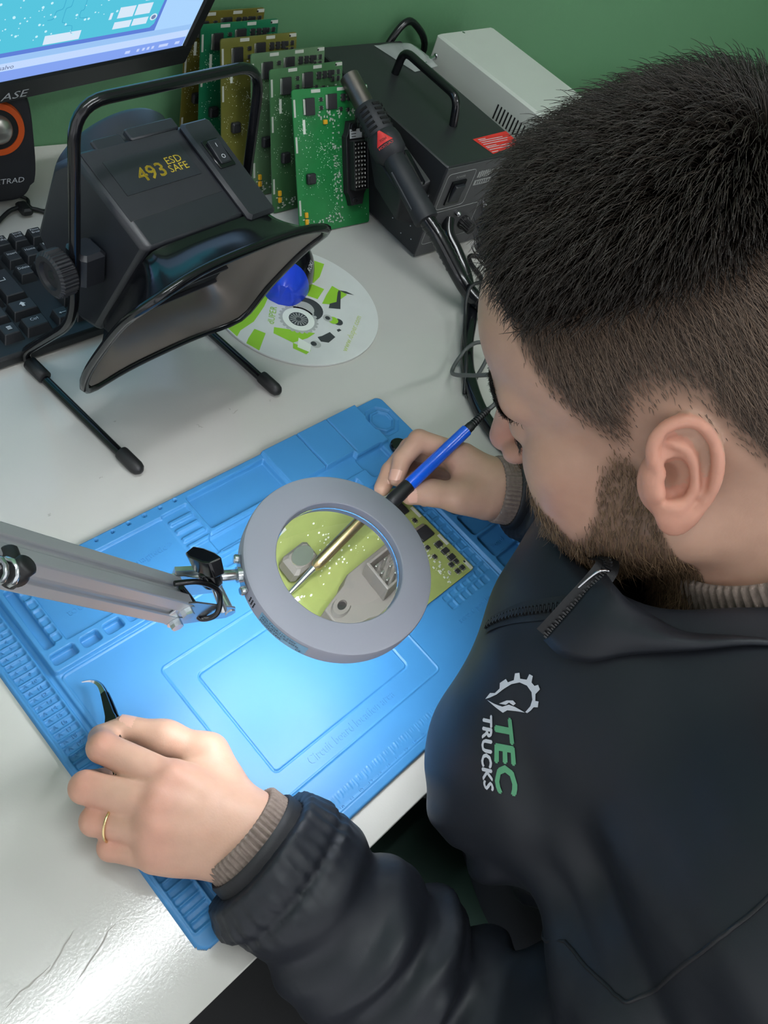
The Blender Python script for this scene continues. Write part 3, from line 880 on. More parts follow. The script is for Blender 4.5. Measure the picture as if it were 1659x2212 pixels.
# ------------------------------------------------------------------ loudspeaker
m_orange = mat('orange_ring', srgb(206, 86, 34), 0.35)
m_dome = mat('silver_dome', srgb(190, 186, 180), 0.32, metal=0.85)
sR = rotm('z', -0.12) @ rotm('x', -0.12)
sp = thing('loudspeaker', 'small black desktop loudspeaker with orange ring and silver cone', 'loudspeaker', R=sR, loc=(.2655, .702, .004))
face = np.array([(.037 * math.copysign(abs(math.cos(a)) ** .55, math.cos(a)), .062 * math.copysign(abs(math.sin(a)) ** .55, math.sin(a))) for a in np.arange(64) / 64 * 2 * PI]); shape = face.copy(); shape[:, 0] *= np.where(face[:, 1] < -.045, .90, 1); q_ = .062
RF = np.stack([[1, 0, 0], [0, 0, 1], [0, -1, 0]], 1)                # local face: x right, y up, z towards the room
MB(RF, (0, 0, .066)).prism(shape, -.058, .0, top=1.0).prism(shape * .97, .0, .004, top=.96).build('cabinet', m_matte, sp, 40)
MB(RF, (0, -.004, .083)).lathe([(.0195, .0005), (.0198, .005), (.0255, .005), (.0270, .0005)], seg=48).build('ring', m_orange, sp, 40)
MB(RF, (0, -.004, .083)).lathe([(.0198, .004), (.0155, -.002), (.0150, .001), (1e-9, .001)], seg=48).build('surround', m_rub, sp, 40)
MB(RF, (0, -.004, .083)).lathe([(.0150, .0005), (.0140, .006), (.011, .0095), (.005, .0115), (1e-9, .012)], seg=40).build('cone_cap', m_dome, sp, 60)
MB(RF, (0, -.004, .028)).text('XTRAD', .0078, (.006, 0, .0006), wide=1.2, shear=.2).build('lettering', m_wprint, sp, 0)
MB().box((.016, -.012, .0), (.012, .02, .008), ch=.002).build('foot', m_rub, sp, 30)

# ------------------------------------------------------------------ keyboard
kb = thing('keyboard', 'black computer keyboard with white legends behind the fume extractor', 'keyboard', (.12, .575, 0))
m_key = mat('black_keys', srgb(36, 38, 42), 0.5); m_kb = mat('black_keyboard_case', srgb(28, 30, 32), 0.45)
MB().prism([(-.20, .497), (.375, .497), (.38, .505), (.38, .645), (-.20, .645)], .001, .0125, top=.985).build('case', m_kb, kb, 30, world=True, bevel=.003)
kmesh = {}
def key(x, y, w, d=.0195, leg=(), tall=0):
    kx = (round(w, 4), round(d, 4))
    if kx not in kmesh:
        hw, hd = w / 2 - .0008, d / 2 - .0008
        V = [(-hw, -hd, 0), (hw, -hd, 0), (hw, hd, 0), (-hw, hd, 0), (-hw + .0026, -hd + .0036, .0085), (hw - .0026, -hd + .0036, .0085), (hw - .0026, hd - .0016, .0095), (-hw + .0026, hd - .0016, .0095)]
        F = [(4, 5, 6, 7), (0, 1, 5, 4), (1, 2, 6, 5), (2, 3, 7, 6), (3, 0, 4, 7)]
        me = MB().add(V, F).mesh('key'); me.materials.append(m_key); kmesh[kx] = me
    o = bpy.data.objects.new('key', kmesh[kx]); COL.objects.link(o); o.parent = kb
    o.matrix_parent_inverse = world_matrix(kb).inverted(); o.location = (x, y, .0125)
    md = o.modifiers.new('bevel', 'BEVEL'); md.width = .0007; md.segments = 1
    for i, (t, s) in enumerate(leg):
        MB().text(t, s, (0, .0025 - i * s * 1.0 + (.5 * s if len(leg) > 1 else 0), .0098)).build('legend', m_wprint, o, 0)
    return o
rows = dict(ctrl=.521, shift=.5435, caps=.5655, tab=.5865, num=.6085, fn=.6315)
for x, l in ((.2242, [('Print', .0038), ('SysRq', .0038)]), (.2422, [('Scroll', .0038), ('Lock', .0038)]), (.2609, [('Pause', .0038), ('Break', .0038)])): key(x, rows['fn'], .0187, leg=l)
for x, l in ((.2232, [('Insert', .0042)]), (.2419, [('Home', .0042)]), (.2606, [('Page', .0038), ('Up', .0038)])): key(x, rows['num'], .0187, leg=l)
for x, l in ((.2226, [('Delete', .0042)]), (.2413, [('End', .0042)]), (.2600, [('Page', .0038), ('Down', .0038)])): key(x, rows['tab'], .0187, leg=l)
kl = key(.2222, rows['ctrl'], .0187); key(.2409, rows['ctrl'], .0187); key(.2596, rows['ctrl'], .0187); key(.2409, rows['shift'], .0187)
def arrow(o, a):
    MB(rotm('z', a), (0, 0, .0096)).prism([(-.0035, 0), (-.0015, .0013), (-.0015, .0003), (.0035, .0003), (.0035, -.0003), (-.0015, -.0003), (-.0015, -.0013)], 0, .0001).build('legend', m_wprint, o, 0)
arrow(kl, 0)
key(.1950, rows['ctrl'], .0270, leg=[('Ctrl', .0048)])
mk = key(.1700, rows['ctrl'], .0210)
MB(t=(0, 0, .0096)).box((0, .0008, 0), (.0042, .0008, .0001)).box((0, -.0006, 0), (.0042, .0008, .0001)).box((0, .0024, 0), (.0042, .0012, .0001)).build('legend', m_wprint, mk, 0)
ks = key(.1960, rows['shift'], .0290)
MB(t=(0, .001, .0096)).prism([(0, .0034), (-.0032, .0004), (-.0014, .0004), (-.0014, -.0026), (.0014, -.0026), (.0014, .0004), (.0032, .0004)], 0, .0001).build('legend', m_wprint, ks, 0)
key(.1715, rows['shift'], .0187, leg=[('O', .0052)])
ke = key(.1985, rows['caps'] + .011, .0240, .041)
MB(t=(-.002, .004, .0096)).prism([(.003, .003), (.003, -.001), (-.003, -.001), (-.003, -.0003), (.0023, -.0003), (.0023, .003)], 0, .0001).build('legend', m_wprint, ke, 0)
for r_, n0, x0 in (('ctrl', 3, .147), ('shift', 5, .1528), ('caps', 5, .1775), ('tab', 6, .1770), ('num', 6, .1770), ('fn', 6, .1960)):
    for i in range(n0): key(x0 - i * .0187, rows[r_], .0187)
key(.1985, rows['num'], .0240)
for i in range(4):
    for r_ in ('ctrl', 'shift', 'caps', 'tab', 'num'): key(.2900 + i * .0187, rows[r_], .0187)
def cord(name, label, pts, r, m, n=6, cat='cable'):
    P = catmull(pts, n)
    return tag(MB().tube(P, r, 8).build(name, m, None, 60), label, cat)
cord('keyboard_cable', 'thin black cable arching behind the keyboard next to the loudspeaker', [(.20, .655, .003), (.235, .672, .004), (.268, .690, .006), (.290, .686, .004), (.304, .672, .003), (.330, .662, .0025)], .0022, m_rub)
cord('speaker_cable', 'thin black cable running down from the loudspeaker to the bench', [(.270, .712, .012), (.292, .706, .003), (.288, .692, .0035), (.296, .682, .003), (.330, .674, .0025), (.40, .675, .0025)], .0020, m_rub)

# ------------------------------------------------------------------ mouse pad and mouse
m_padtop = mat('pale_mousepad', srgb(205, 206, 203), 0.6, noise=(40, 0.03))
m_lime = mat('lime_print', srgb(140, 190, 46), 0.6); m_dark = mat('dark_print', srgb(52, 56, 58), 0.6); m_greyp = mat('grey_part_print', srgb(168, 170, 165), 0.6); m_lpr = mat('pale_lime_print', srgb(186, 200, 120), 0.6)
pcx, pcy, pr_ = .4635, .4520, .0965
pad = thing('mouse_pad', 'round pale mouse pad with lime green print beside the extractor', 'mouse pad', (pcx, pcy, 0))
MB().cyl((0, 0, .0003), (0, 0, .0028), pr_, seg=96, ch=.0003).build('pad', m_padtop, pad, 40)
def flat(name, poly, m, z=.0029):
    V = []
    for x, y in poly:
        x, y = x - .0075, y + .0080; q = math.hypot(x, y); f_ = min(1, .0955 / max(q, 1e-6)); V.append((x * f_, y * f_, z))
    return MB().add(V, [tuple(range(len(V)))[::-1]]).build(name, m, pad, 0)
def disc(x, y, r, n=28): return [(x + r * math.cos(a), y + r * math.sin(a)) for a in -np.arange(n) * 2 * PI / n]
flat('printed_band', [(-.0951, -.0053), (-.0926, -.0237), (-.0778, -.017), (-.056, -.0123), (-.0300, .0020), (-.0159, .0121), (-.0100, .0260), (-.0334, .0130), (-.0639, .0007)][::-1], m_lime)
flat('printed_band', [(-.0902, -.0366), (-.0841, -.0521), (-.0557, -.032), (-.0625, -.0214), (-.0776, -.03)][::-1], m_lime)
flat('printed_band', [(.0771, .0398), (.0849, .0302), (.0638, .0145), (.0494, .0091), (.0456, .0118), (.0648, .0267)], m_lime)
flat('printed_box', [(-.0412, -.0285), (-.0479, -.0357), (-.0377, -.0564), (-.0183, -.0581), (-.0049, -.0559), (-.0344, -.0336)][::-1], m_lime)
flat('printed_box', [(.0258, -.0022), (.0456, .0097), (.0543, -.0043), (.035, -.0143)], m_lime)
flat('printed_box', [(.0673, -.0037), (.074, -.0231), (.0461, -.0292), (.0349, -.0223), (.0502, -.0128)], m_lime)
flat('printed_box', [(-.0377, -.0564), (-.0274, -.0743), (-.0359, -.0766), (-.0432, -.0629)][::-1], m_lime)
flat('printed_box', [(-.0269, -.0531), (-.0212, -.068), (-.0303, -.0757), (-.0376, -.0638)], m_silk, .00295)
flat('printed_disc', disc(.0120, -.0215, .0190), m_dark, .00295); flat('printed_disc', disc(.0090, -.0200, .0120), m_greyp, .0030)
for k in range(24):
    a = k * 2 * PI / 24; flat('printed_lug', disc(-.0077 + .0205 * math.cos(a), -.0306 + .0205 * math.sin(a), .0022, 8), m_greyp, .00298)
flat('printed_clutch', disc(-.0077, -.0306, .0205), m_greyp, .0030)
flat('printed_clutch', disc(-.0077, -.0306, .0180), m_silk, .00305)
flat('printed_clutch', disc(-.0077, -.0306, .0110), m_dark, .0031)
for k in range(16):
    a = k * 2 * PI / 16; d = np.array([math.cos(a), math.sin(a)]); e = np.array([-d[1], d[0]]); c_ = np.array([-.0077, -.0306])
    flat('printed_finger', [tuple(c_ + d * .0030 - e * .0003), tuple(c_ + d * .0098 - e * .0006), tuple(c_ + d * .0098 + e * .0006), tuple(c_ + d * .0030 + e * .0003)][::-1], m_greyp, .00315)
flat('printed_part', [(.0697, -.013), (.07, -.0162), (.0491, -.0386), (.0372, -.0313), (.0436, -.0261), (.0531, -.0273), (.0657, -.0154)], m_dark, .0030)
flat('printed_part', [(.0697, -.013), (.0767, -.0181), (.0818, -.0276), (.0734, -.0208)], m_dark, .0030)
flat('printed_part', [(-.0067, -.0617), (-.0008, -.0626), (.0117, -.0618), (.0122, -.0707), (-.0009, -.074), (-.0079, -.0688)], m_dark, .0030)
flat('printed_part', [(.0214, -.0625), (.0256, -.0625), (.0262, -.0657), (.0207, -.066)], m_dark, .0030)
flat('printed_part', disc(.0319, -.0537, .0055), m_dark, .0030); flat('printed_part', disc(.0283, -.0491, .0058), m_lime, .00305); flat('printed_part', disc(.0247, -.0435, .0055), m_greyp, .0031); flat('printed_part', disc(.0247, -.0435, .0030), m_dark, .00315)
flat('printed_part', disc(-.0157, -.0697, .0055), m_greyp, .0031); flat('printed_part', disc(-.0177, -.0678, .0034), m_dark, .00315)
td_ = nrm((.0172, .0162, 0)); MB().text('dUPER', .0105, (-.0310 - .0075, -.0127 + .008, .0031), td_, np.cross([0, 0, 1.], td_)).build('lettering', m_lime, pad, 0)
td_ = nrm((.0600, .0379, 0)); MB().text('www.duper.com', .0098, (.0340 - .0075, -.0740 + .008, .0031), td_, np.cross([0, 0, 1.], td_)).build('lettering', m_lpr, pad, 0)
m_bluep = mat('blue_plastic', srgb(24, 62, 205), 0.3, coat=.3)
ms = thing('computer_mouse', 'black and blue computer mouse on the round pad under the hood', 'computer mouse', (.4840, .4900, .003), math.radians(38))
def mouse_half(x0, x1, m, name, n=24):
    mb = MB(); V = []; L = 14
    for i in range(L + 1):
        x = x0 + (x1 - x0) * i / L; w = .0285 * math.sqrt(max(0, 1 - (x / .0525) ** 2)) ** .8 + 1e-4; h = .034 * math.sqrt(max(0, 1 - ((x + .006) / .060) ** 2)) ** .9 * (1 if abs(x) < .0524 else .02) + 1e-4
        for k in range(n): 
            a = PI * k / (n - 1); V.append((x, w * math.cos(a), h * math.sin(a)))
    F = [(i * n + k, (i + 1) * n + k, (i + 1) * n + k + 1, i * n + k + 1) for i in range(L) for k in range(n - 1)]
    F += [tuple(range(n - 1, -1, -1)), tuple(L * n + k for k in range(n))]
    return mb.add(V, F).build(name, m, ms, 50)
mouse_half(-.0525, -.018, m_bluep, 'palm_cover'); mb_ = mouse_half(-.018, .0525, m_gloss, 'body')
MB().text('ROKI', .008, (-.004, -.021, .0262), (1, .0, 0), (0, .72, .70)).build('lettering', m_wprint, mb_, 0)
MB().box((.036, 0, .024), (.012, .006, .008), ch=.002).build('scroll_wheel', m_rub, ms, 30)
cord('mouse_cable', 'thin black mouse cable under the extractor hood', [(.512, .508, .012), (.535, .54, .003), (.53, .60, .003), (.45, .66, .003)], .0017, m_rub)
lap('devices1')
# ------------------------------------------------------------------ hot air rework station
sy = math.radians(-3)
hs = thing('hot_air_station', 'black metal hot air rework station with top handle and red warning label', 'rework station', (.664, .456, 0), sy)
SW, SD, SH = .148, .250, .128
m_pc = mat('black_powder_coat', srgb(38, 39, 42), 0.42, bump=(900, 0.15, 0.0005))
m_front = mat('grey_front_panel', srgb(70, 70, 72), 0.45)
m_red = mat('red_label', srgb(214, 44, 40), 0.45)
MB().box((SW / 2, SD / 2, SH / 2 + .002), (SW, SD, SH - .004), ch=.0015).build('case', m_pc, hs, 30)
fp = MB().box((SW / 2, -.0006, SH / 2), (SW - .002, .0016, SH - .004), ch=.0004).build('front_panel', m_front, hs, 30)
for x in (.015, SW - .015):
    for y in (.02, SD - .02): MB().cyl((x, y, 0), (x, y, .003), .006, seg=16).build('foot', m_rub, hs, 40)
hp = round_path([(.076, .181, .128), (.074, .176, .160), (.072, .074, .160), (.074, .067, .128)], .014, 7)
MB().tube(hp, .0052, 12).build('handle', m_gloss, hs, 60)
lb = MB(t=(0, 0, .1282)).add([(.080, .037, 0), (.086, .0052, 0), (.1455, .013, 0), (.1472, .0400, 0)], [(0, 1, 2, 3)]).build('warning_label', m_red, hs, 0)
m = MB()
dx, dy = nrm((.067, .004, 0)), nrm((-.004, .067, 0))
for k, L in enumerate((.014, .044, .050, .046, .020, .052, .040, .012)):
    p = np.array([.087, .0335 - k * .0036, .1284]) + dx * L / 2
    m.box(p, (L, .0011, .0001))
m.build('label_print', m_wprint, lb, 0)
def front(name, x0, x1, z0, z1, mt, y=-.0016, d=.0008, par=None, ch=.0002): return MB().box(((x0 + x1) / 2, y, (z0 + z1) / 2), (x1 - x0, d, z1 - z0), ch=ch).build(name, mt, par or fp, 30)
def fframe(x0, x1, z0, z1, t=.0007):
    pts = round_path([(x0, -.0016, (z0 + z1) / 2), (x0, -.0016, z1), (x1, -.0016, z1), (x1, -.0016, z0), (x0, -.0016, z0), (x0, -.0016, (z0 + z1) / 2)], .006, 4)
    MB().tube(pts, t / 2, 4, caps=False).build('panel_outline', m_gprint, fp, 0)
fframe(.0055, .0560, .0700, .1180); fframe(.0045, .0900, .0200, .0660)
sw = front('power_switch', .0175, .0420, .0755, .1070, m_gloss, -.0022, .003)
MB(rotm('x', .16), (.0298, -.0042, .0912)).box((0, 0, 0), (.0170, .0045, .0240), ch=.0008).build('rocker', m_black, sw, 30)
MB().text('POWER', .0048, (.030, -.0018, .1118), (1, 0, 0), (0, 0, 1)).build('lettering', m_gprint, fp, 0)
m = MB()      # maker's lettering is too small to read: short pale strokes
r2 = np.random.default_rng(8)
for k in range(7): m.box((.0640 + k * .0040, -.0016, .1085), (.0026, .0002, .0072 + .002 * r2.random()))
for k in range(4): m.box((.0965 + k * .0036, -.0016, .1105), (.0024, .0002, .0068))
m.build('maker_print', m_gprint, fp, 0)
m = MB().box((.0765, -.0016, .0975), (.0310, .0002, .0070)); m.build('model_plate', m_gprint, fp, 0)
m = MB()
for k in range(6): m.box((.0660 + k * .0042, -.0018, .0975), (.0020, .0002, .0044))
m.build('model_print', m_front, fp, 0)
for x, z in ((.0726, .0400), (.1180, .0400)):
    gear = lambda a, i: 1 + (0.05 * np.sign(np.sin(a * 16)) if i in (1, 2, 3) else 0)
    kn = MB(frame_z((0, -1, 0)), (x, -.0014, z)).lathe([(.0090, 0), (.0090, .004), (.0075, .006), (.0072, .0165), (.0060, .0175), (1e-9, .0175)], seg=64, mod=gear).build('knob', m_rub, fp, 30)
for x, z in ((.0509, .0584), (.0998, .0617)):
    MB(frame_z((0, -1, 0)), (x, -.0014, z)).lathe([(.0036, 0), (.0036, .004), (.0024, .0065), (1e-9, .0072)], seg=16).build('panel_stud', m_chrome, fp, 50)
MB(frame_z((-1, 0, 0)), (0, .012, .082)).lathe([(.003, 0), (.003, .001), (1e-9, .0016)], seg=12).build('screw', m_chrome, hs, 50)
for y, z in ((.012, .020), (.030, .016), (.05, .024), (.02, .034), (.036, .040)): MB(frame_z((-1, 0, 0)), (0, y, z)).cyl((0, 0, 0), (0, 0, .0004), .0008, seg=8).build('paint_chip', m_wprint, hs, 0)
# holder bracket on the left flank
V = [(-.001, .095, .118), (-.001, .015, .100), (-.001, .015, .040), (-.001, .075, .045), (-.032, .098, .100), (-.036, .022, .082), (-.034, .018, .050), (-.030, .070, .062)]
MB().add(V, [(0, 1, 5, 4), (1, 2, 6, 5), (4, 5, 6, 7), (2, 3, 7, 6), (0, 4, 7, 3)]).build('gun_holder', m_pc, hs, 0, bevel=.002)

# ------------------------------------------------------------------ hot air gun in its holder
a_ = math.radians(-3)
def sw_(l): l = np.asarray(l, float); return np.array([.664, .456, 0]) + rotm('z', a_) @ l
gun = thing('hot_air_gun', 'black hot air gun with bare metal nozzle and red caution mark', 'hot air gun', sw_((-.036, .03, .08)))
tip, end = np.array([-.034, .152, .150]), np.array([-.034, -.024, .080])
gd = nrm(end - tip)
def gl(t): return tip + (end - tip) * t
GR = frame_z(gd, (1, 0, 0))
m_noz = mat('heat_stained_steel', srgb(116, 108, 104), 0.35, metal=0.9, noise=(60, 0.2))
L_ = np.linalg.norm(end - tip)
def gb(prof, name, m, seg=32, mod=None, par=gun): 
    W = rotm('z', a_) @ GR
    return MB(W, sw_(tip)).lathe([(r, t * L_) for r, t in prof], seg=seg, mod=mod).build(name, m, par, 40, world=True)
gb([(.0090, .005), (.0105, 0), (.0118, .004), (.0118, .22), (.0100, .22), (.0085, .005)], 'nozzle', m_noz)
vent = gb([(.0105, .21), (.0150, .215), (.0168, .24), (.0172, .40), (.0150, .42)], 'vent_sleeve', m_matte)
W = rotm('z', a_) @ GR
for k in range(5):
    for a in np.arange(6) * PI / 3:
        d = np.array([math.cos(a), math.sin(a), 0]); p = np.array([0, 0, (.25 + k * .033) * L_]) + d * .0170
        MB(W, sw_(tip)).box(p, (.0012, .0105, .0028), R=np.stack([d, np.cross([0, 0, 1], d), [0, 0, 1]], 1)).build('vent_slot', m_foam, vent, 0, world=True)
body = gb([(.0150, .40), (.0185, .42), (.0200, .46), (.0195, .53), (.0150, .56), (.0130, .57)], 'body', m_matte)
hd = gb([(.0120, .555), (.0130, .57), (.0138, .70), (.0142, .90), (.0150, .97), (.0140, .995), (.008, 1.0)], 'grip', m_matte, mod=lambda a, i: 1 + .03 * np.cos(3 * a))
# caution mark facing the room
cz = .475 * L_; dv = nrm(CAM_C - sw_(gl(.475))); dl = W.T @ dv; dl[2] = 0; dl = nrm(dl); tl = np.cross([0, 0, 1.], dl)
Pc = np.array([0, 0, cz]) + dl * .0204
def patch(w0, w1, v0, v1, off, n=10):
    V = []
    for i in range(n + 1):
        for v, w in ((v0, w0), (v1, w1)):
            ang = (2 * i / n - 1) * w / .0200; r_ = .0203 + off; V.append(dl * math.cos(ang) * r_ + tl * math.sin(ang) * r_ + np.array([0, 0, cz - v]))
    return V, [(2 * i, 2 * i + 2, 2 * i + 3, 2 * i + 1) for i in range(n)]
cm = MB(W, sw_(tip)).add(*patch(.0105, .0012, -.0045, .0105, .0006)).build('caution_mark', m_red, body, 0, world=True)
MB(W, sw_(tip)).text('HOT', .0042, np.array([0, 0, cz + .0005]) + dl * .0214, tl, (0, 0, -1.)).build('lettering', m_ink, cm, 0, world=True)
MB(W, sw_(tip)).text('CAUTION', .0042, np.array([0, 0, cz + .0075]) + dl * .0208, tl, (0, 0, -1.)).build('lettering', m_red, body, 0, world=True)
MB(W, sw_(tip)).box(np.array([-.004, 0, .66 * L_]) + np.array([.0, .0185, 0]), (.006, .010, .045), ch=.002).build('hanger_clip', m_gloss, gun, 30, world=True)
MB(W, sw_(tip)).box(np.array([.0, -.0135, .78 * L_]), (.004, .003, .050), ch=.001).build('grip_rib', m_black, gun, 30, world=True)
hs0 = sw_(end)
hose = catmull([hs0 + rotm('z', a_) @ (gd * -.004), (.6372, .4190, .0690), (.6416, .3971, .0550), (.6445, .3750, .0420), (.6500, .3584, .0310), (.6580, .3410, .0230), (.6657, .3238, .0160), (.680, .295, .0125), (.72, .25, .0105), (.79, .235, .0105), (.845, .275, .0105), (.850, .350, .0105), (.822, .410, .016), (.800, .440, .026), (.795, .4500, .030)], 10)
MB().tube(hose, .0095, 14).build('hose', m_gloss, gun, 60, world=True)
for k in range(8):
    i = 4 + k * 3; d = hose[i + 1] - hose[i]
    MB().tube([hose[i] - nrm(d) * .0016, hose[i] + nrm(d) * .0016], .0101, 14).build('tape_wrap', m_gloss, gun, 60, world=True)
P = catmull([(.7050, .4530, .050), (.6965, .4400, .0400), (.6945, .4180, .0300), (.6900, .3920, .0180), (.6790, .3712, .0100), (.6471, .3383, .0088), (.6046, .3065, .0088), (.5703, .2741, .0088), (.5436, .2368, .0088), (.5295, .2028, .0088), (.5259, .1717, .0088), (.534, .140, .0088), (.58, .085, .0088), (.68, .060, .0088), (.80, .085, .0088), (.88, .16, .0088), (.91, .28, .0088), (.915, .370, .018), (.915, .4130, .030)], 8)
tag(MB().tube(P, .0078, 12).build('air_hose', m_gloss, None, 60), 'thick black hose curving over the bench past the man\'s nose', 'hose')
P = catmull([(.690, .330, .020), (.6650, .3480, .0435), (.6440, .3530, .0440), (.6330, .3460, .0320), (.6230, .3330, .0215), (.6006, .3130, .0195), (.5700, .2820, .0185), (.5500, .2600, .0070), (.5451, .2540, .0030)], 8)
tag(MB().tube(P, .0022, 8).build('tied_cable', m_rub, None, 60), 'flat black cable lying along the thick hose', 'cable')
cord('loop_cable', 'thin dark cable looping on the bench in front of the hot air station', [(.700, .365, .0035), (.7244, .3855, .0035), (.733, .412, .0035), (.745, .424, .0035), (.765, .413, .0035), (.795, .400, .0035), (.80, .425, .0035), (.790, .4400, .0035)], .0028, m_rub)

# ------------------------------------------------------------------ grey white power supply
m_psu = mat('light_grey_metal', srgb(196, 200, 194), 0.5, noise=(15, 0.03))
ps = thing('power_supply_box', 'pale grey metal box with vent slots behind the hot air station', 'equipment box', (.858, .415, 0))
PW, PD, PH = .120, .254, .150
MB().box((PW / 2, PD / 2, PH / 2 + .002), (PW, PD, PH - .004), ch=.003).build('case', m_psu, ps, 30)
for x in (.015, PW - .015):
    for y in (.02, PD - .02): MB().cyl((x, y, 0), (x, y, .003), .006, seg=16).build('foot', m_rub, ps, 40)
for k in range(10):
    MB().box((-.0001, .069 + k * .0061, .1172), (.0006, .0022, .0195)).build('vent_slot', m_foam, ps, 0)
for p, d in (((-.0004, .2436, .1255), (-1, 0, 0)), ((.050, PD - .006, PH - .0018), (0, 0, 1))):
    MB(frame_z(d), p).lathe([(.0034, 0), (.0032, .0012), (.002, .002), (1e-9, .0022)], seg=16).build('screw', m_chrome, ps, 50)

# clear bag of connectors on the station
m_bag = mat('clear_plastic_film', srgb(225, 232, 230), 0.16, trans=0.0, alpha=0.38, spec=0.6)
bg = thing('connector_bag', 'small clear plastic bag of metal connectors on the hot air station', 'plastic bag', (.805, .650, .128))
n = 22; V = []; 
r2 = np.random.default_rng(4)
c4 = np.array([(.768, .693), (.826, .690), (.832, .632), (.782, .628)])
for layer in (0, 1):
    for i in range(n):
        for j in range(n):
            u, v = i / (n - 1), j / (n - 1)
            p = (1 - u) * (1 - v) * c4[0] + u * (1 - v) * c4[1] + u * v * c4[2] + (1 - u) * v * c4[3]
            e = 16 * u * (1 - u) * v * (1 - v); q = np.array([[p[0], p[1], 0]])
            hgt = .0008 + (.0135 * e ** .6 * (.6 + .5 * v) + .0035 * e * wav(q, 260)[0]) * (1 - layer)
            V.append((p[0], p[1], .1282 + max(hgt, .0004)))
F = [(i * n + j, (i + 1) * n + j, (i + 1) * n + j + 1, i * n + j + 1) for i in range(n - 1) for j in range(n - 1)]
MB().add(V[:n * n], F).build('film', m_bag, bg, 60, world=True)
for k, (x, y, a) in enumerate(((.812, .648, .5), (.822, .660, 1.4), (.803, .640, 2.2), (.826, .643, .2))):
    MB(rotm('z', a), (x, y, .1325)).cyl((-.008, 0, 0), (.003, 0, 0), .0036, seg=12).cyl((.003, 0, 0), (.010, 0, .001), .0022, seg=10).build('connector', m_chrome, bg, 40, world=True)
# power cord behind the station
cord('mains_cable', 'black mains cord looping up behind the hot air station', [(.800, .706, .060), (.815, .712, .105), (.838, .712, .140), (.862, .711, .139), (.884, .700, .110), (.86, .700, .05), (.85, .698, .006)], .0048, m_gloss)
# crumpled white film further along the bench
m_film = mat('white_plastic_film', srgb(228, 230, 232), 0.35, spec=0.5)
n = 40; V = []
for i in range(n):
    for j in range(n):
        u, v = i / (n - 1), j / (n - 1)
        x, y = 1.02 + .55 * u, .42 + .19 * v
        e = (16 * u * (1 - u) * v * (1 - v)); q = np.array([[x, y, 0]])
        V.append((x, y, .001 + .055 * e ** .5 + .018 * e ** .5 * (wav(q, 60)[0] + .6 * wav(q, 150, 3)[0])))
tag(MB().add(V, [(i * n + j, (i + 1) * n + j, (i + 1) * n + j + 1, i * n + j + 1) for i in range(n - 1) for j in range(n - 1)]).build('plastic_sheet', m_film, None, 60), 'crumpled white plastic sheet behind the man\'s head by the wall', 'plastic sheet')
lap('station')
# ------------------------------------------------------------------ magnifier ring lamp on its arm
LN = nrm((-.0066, -.1118, .992)); LC = np.array([.1705, .1170, .1680])
LR = frame_z(LN, (0, 1, 0))
lamp = thing('magnifier_lamp', 'grey ring magnifier lamp on a silver jointed arm over the board', 'magnifier lamp', (-.25, .27, 0))
m_grey = mat('grey_lamp_plastic', srgb(158, 160, 174), 0.5)
m_alu = mat('brushed_aluminium', srgb(186, 188, 194), 0.38, metal=0.55)
m_zinc = mat('zinc_steel', srgb(205, 210, 214), 0.24, metal=0.95)
m_led = emitter('led_light', (0.93, 0.97, 1.0), RING_STRENGTH)
m_lens = mat('lens_glass', (1, 1, 1, 1), 0.0, trans=1.0, ior=1.5)
RO, RI = .0635, .0425
ring = MB(LR, LC).lathe([(RI, 0), (RI + .0006, .0006), (RO - .0022, .0006), (RO - .0006, -.0002), (RO, -.002), (RO, -.0135), (RO - .001, -.0145), (RO - .0035, -.0145), (RO - .0035, -.0040), (RI + .003, -.0040), (RI + .003, -.0145), (RI, -.0145), (RI, 0)], seg=128).build('ring_housing', m_grey, lamp, 40, world=True)
MB(LR, LC).lathe([(RI + .0042, -.0052), (RI + .0042, -.0046), (RO - .0047, -.0046), (RO - .0047, -.0052), (RI + .0042, -.0052)], seg=96).build('led_ring', m_led, lamp, 40, world=True)
rc, rl = .36, .0418
sag = lambda r: (rc - math.sqrt(rc * rc - r * r)); mxs = sag(rl)
prof = [(rl * k / 14, mxs - sag(rl * k / 14)) for k in range(15)]
prof = [(max(r, 1e-9), .0012 + z) for r, z in prof] + [(max(r, 1e-9), -.0012 - z) for r, z in prof[::-1]]
MB(LR, LC - LN * .0065).lathe(prof[::-1], seg=96).build('lens', m_lens, lamp, 60, world=True)
# rating label on the rim, to the left of the lens
def rim_dir(p): d = LR.T @ (np.asarray(p) - LC); d[2] = 0; return nrm(d)
dl = rim_dir((.1170, .1067, .158)); a0 = math.atan2(dl[1], dl[0])
m_label = mat('pale_blue_label', srgb(120, 170, 200), 0.5)
def rim_patch(a0, a1, z0, z1, r, n=10):
    V = []; 
    for k in range(n + 1):
        a = a0 + (a1 - a0) * k / n
        for z in (z0, z1): V.append((r * math.cos(a), r * math.sin(a), z))
    return V, [(2 * k, 2 * k + 2, 2 * k + 3, 2 * k + 1) for k in range(n)]
rl_ = MB(LR, LC).add(*rim_patch(a0 - .22, a0 + .34, -.0128, -.0024, RO + .0002)).build('rating_label', m_label, ring, 60, world=True)
def rim_text(body, size, a, z, m, name='lettering', par=rl_):
    V, F = TEXT[body]; sel = [f for f in F if all(V[i, 2] > 0 for i in f)]
    idx = sorted({i for f in sel for i in f}); mp = {j: i for i, j in enumerate(idx)}
    X = V[idx, 0] * size; Y = (V[idx, 1] - .35) * size
    ang = a + X / RO; W_ = np.stack([(RO + .0004) * np.cos(ang), (RO + .0004) * np.sin(ang), z + Y], 1)
    MB(LR, LC).add(W_, [tuple(mp[i] for i in f) for f in sel]).build(name, m, par, 0, world=True)
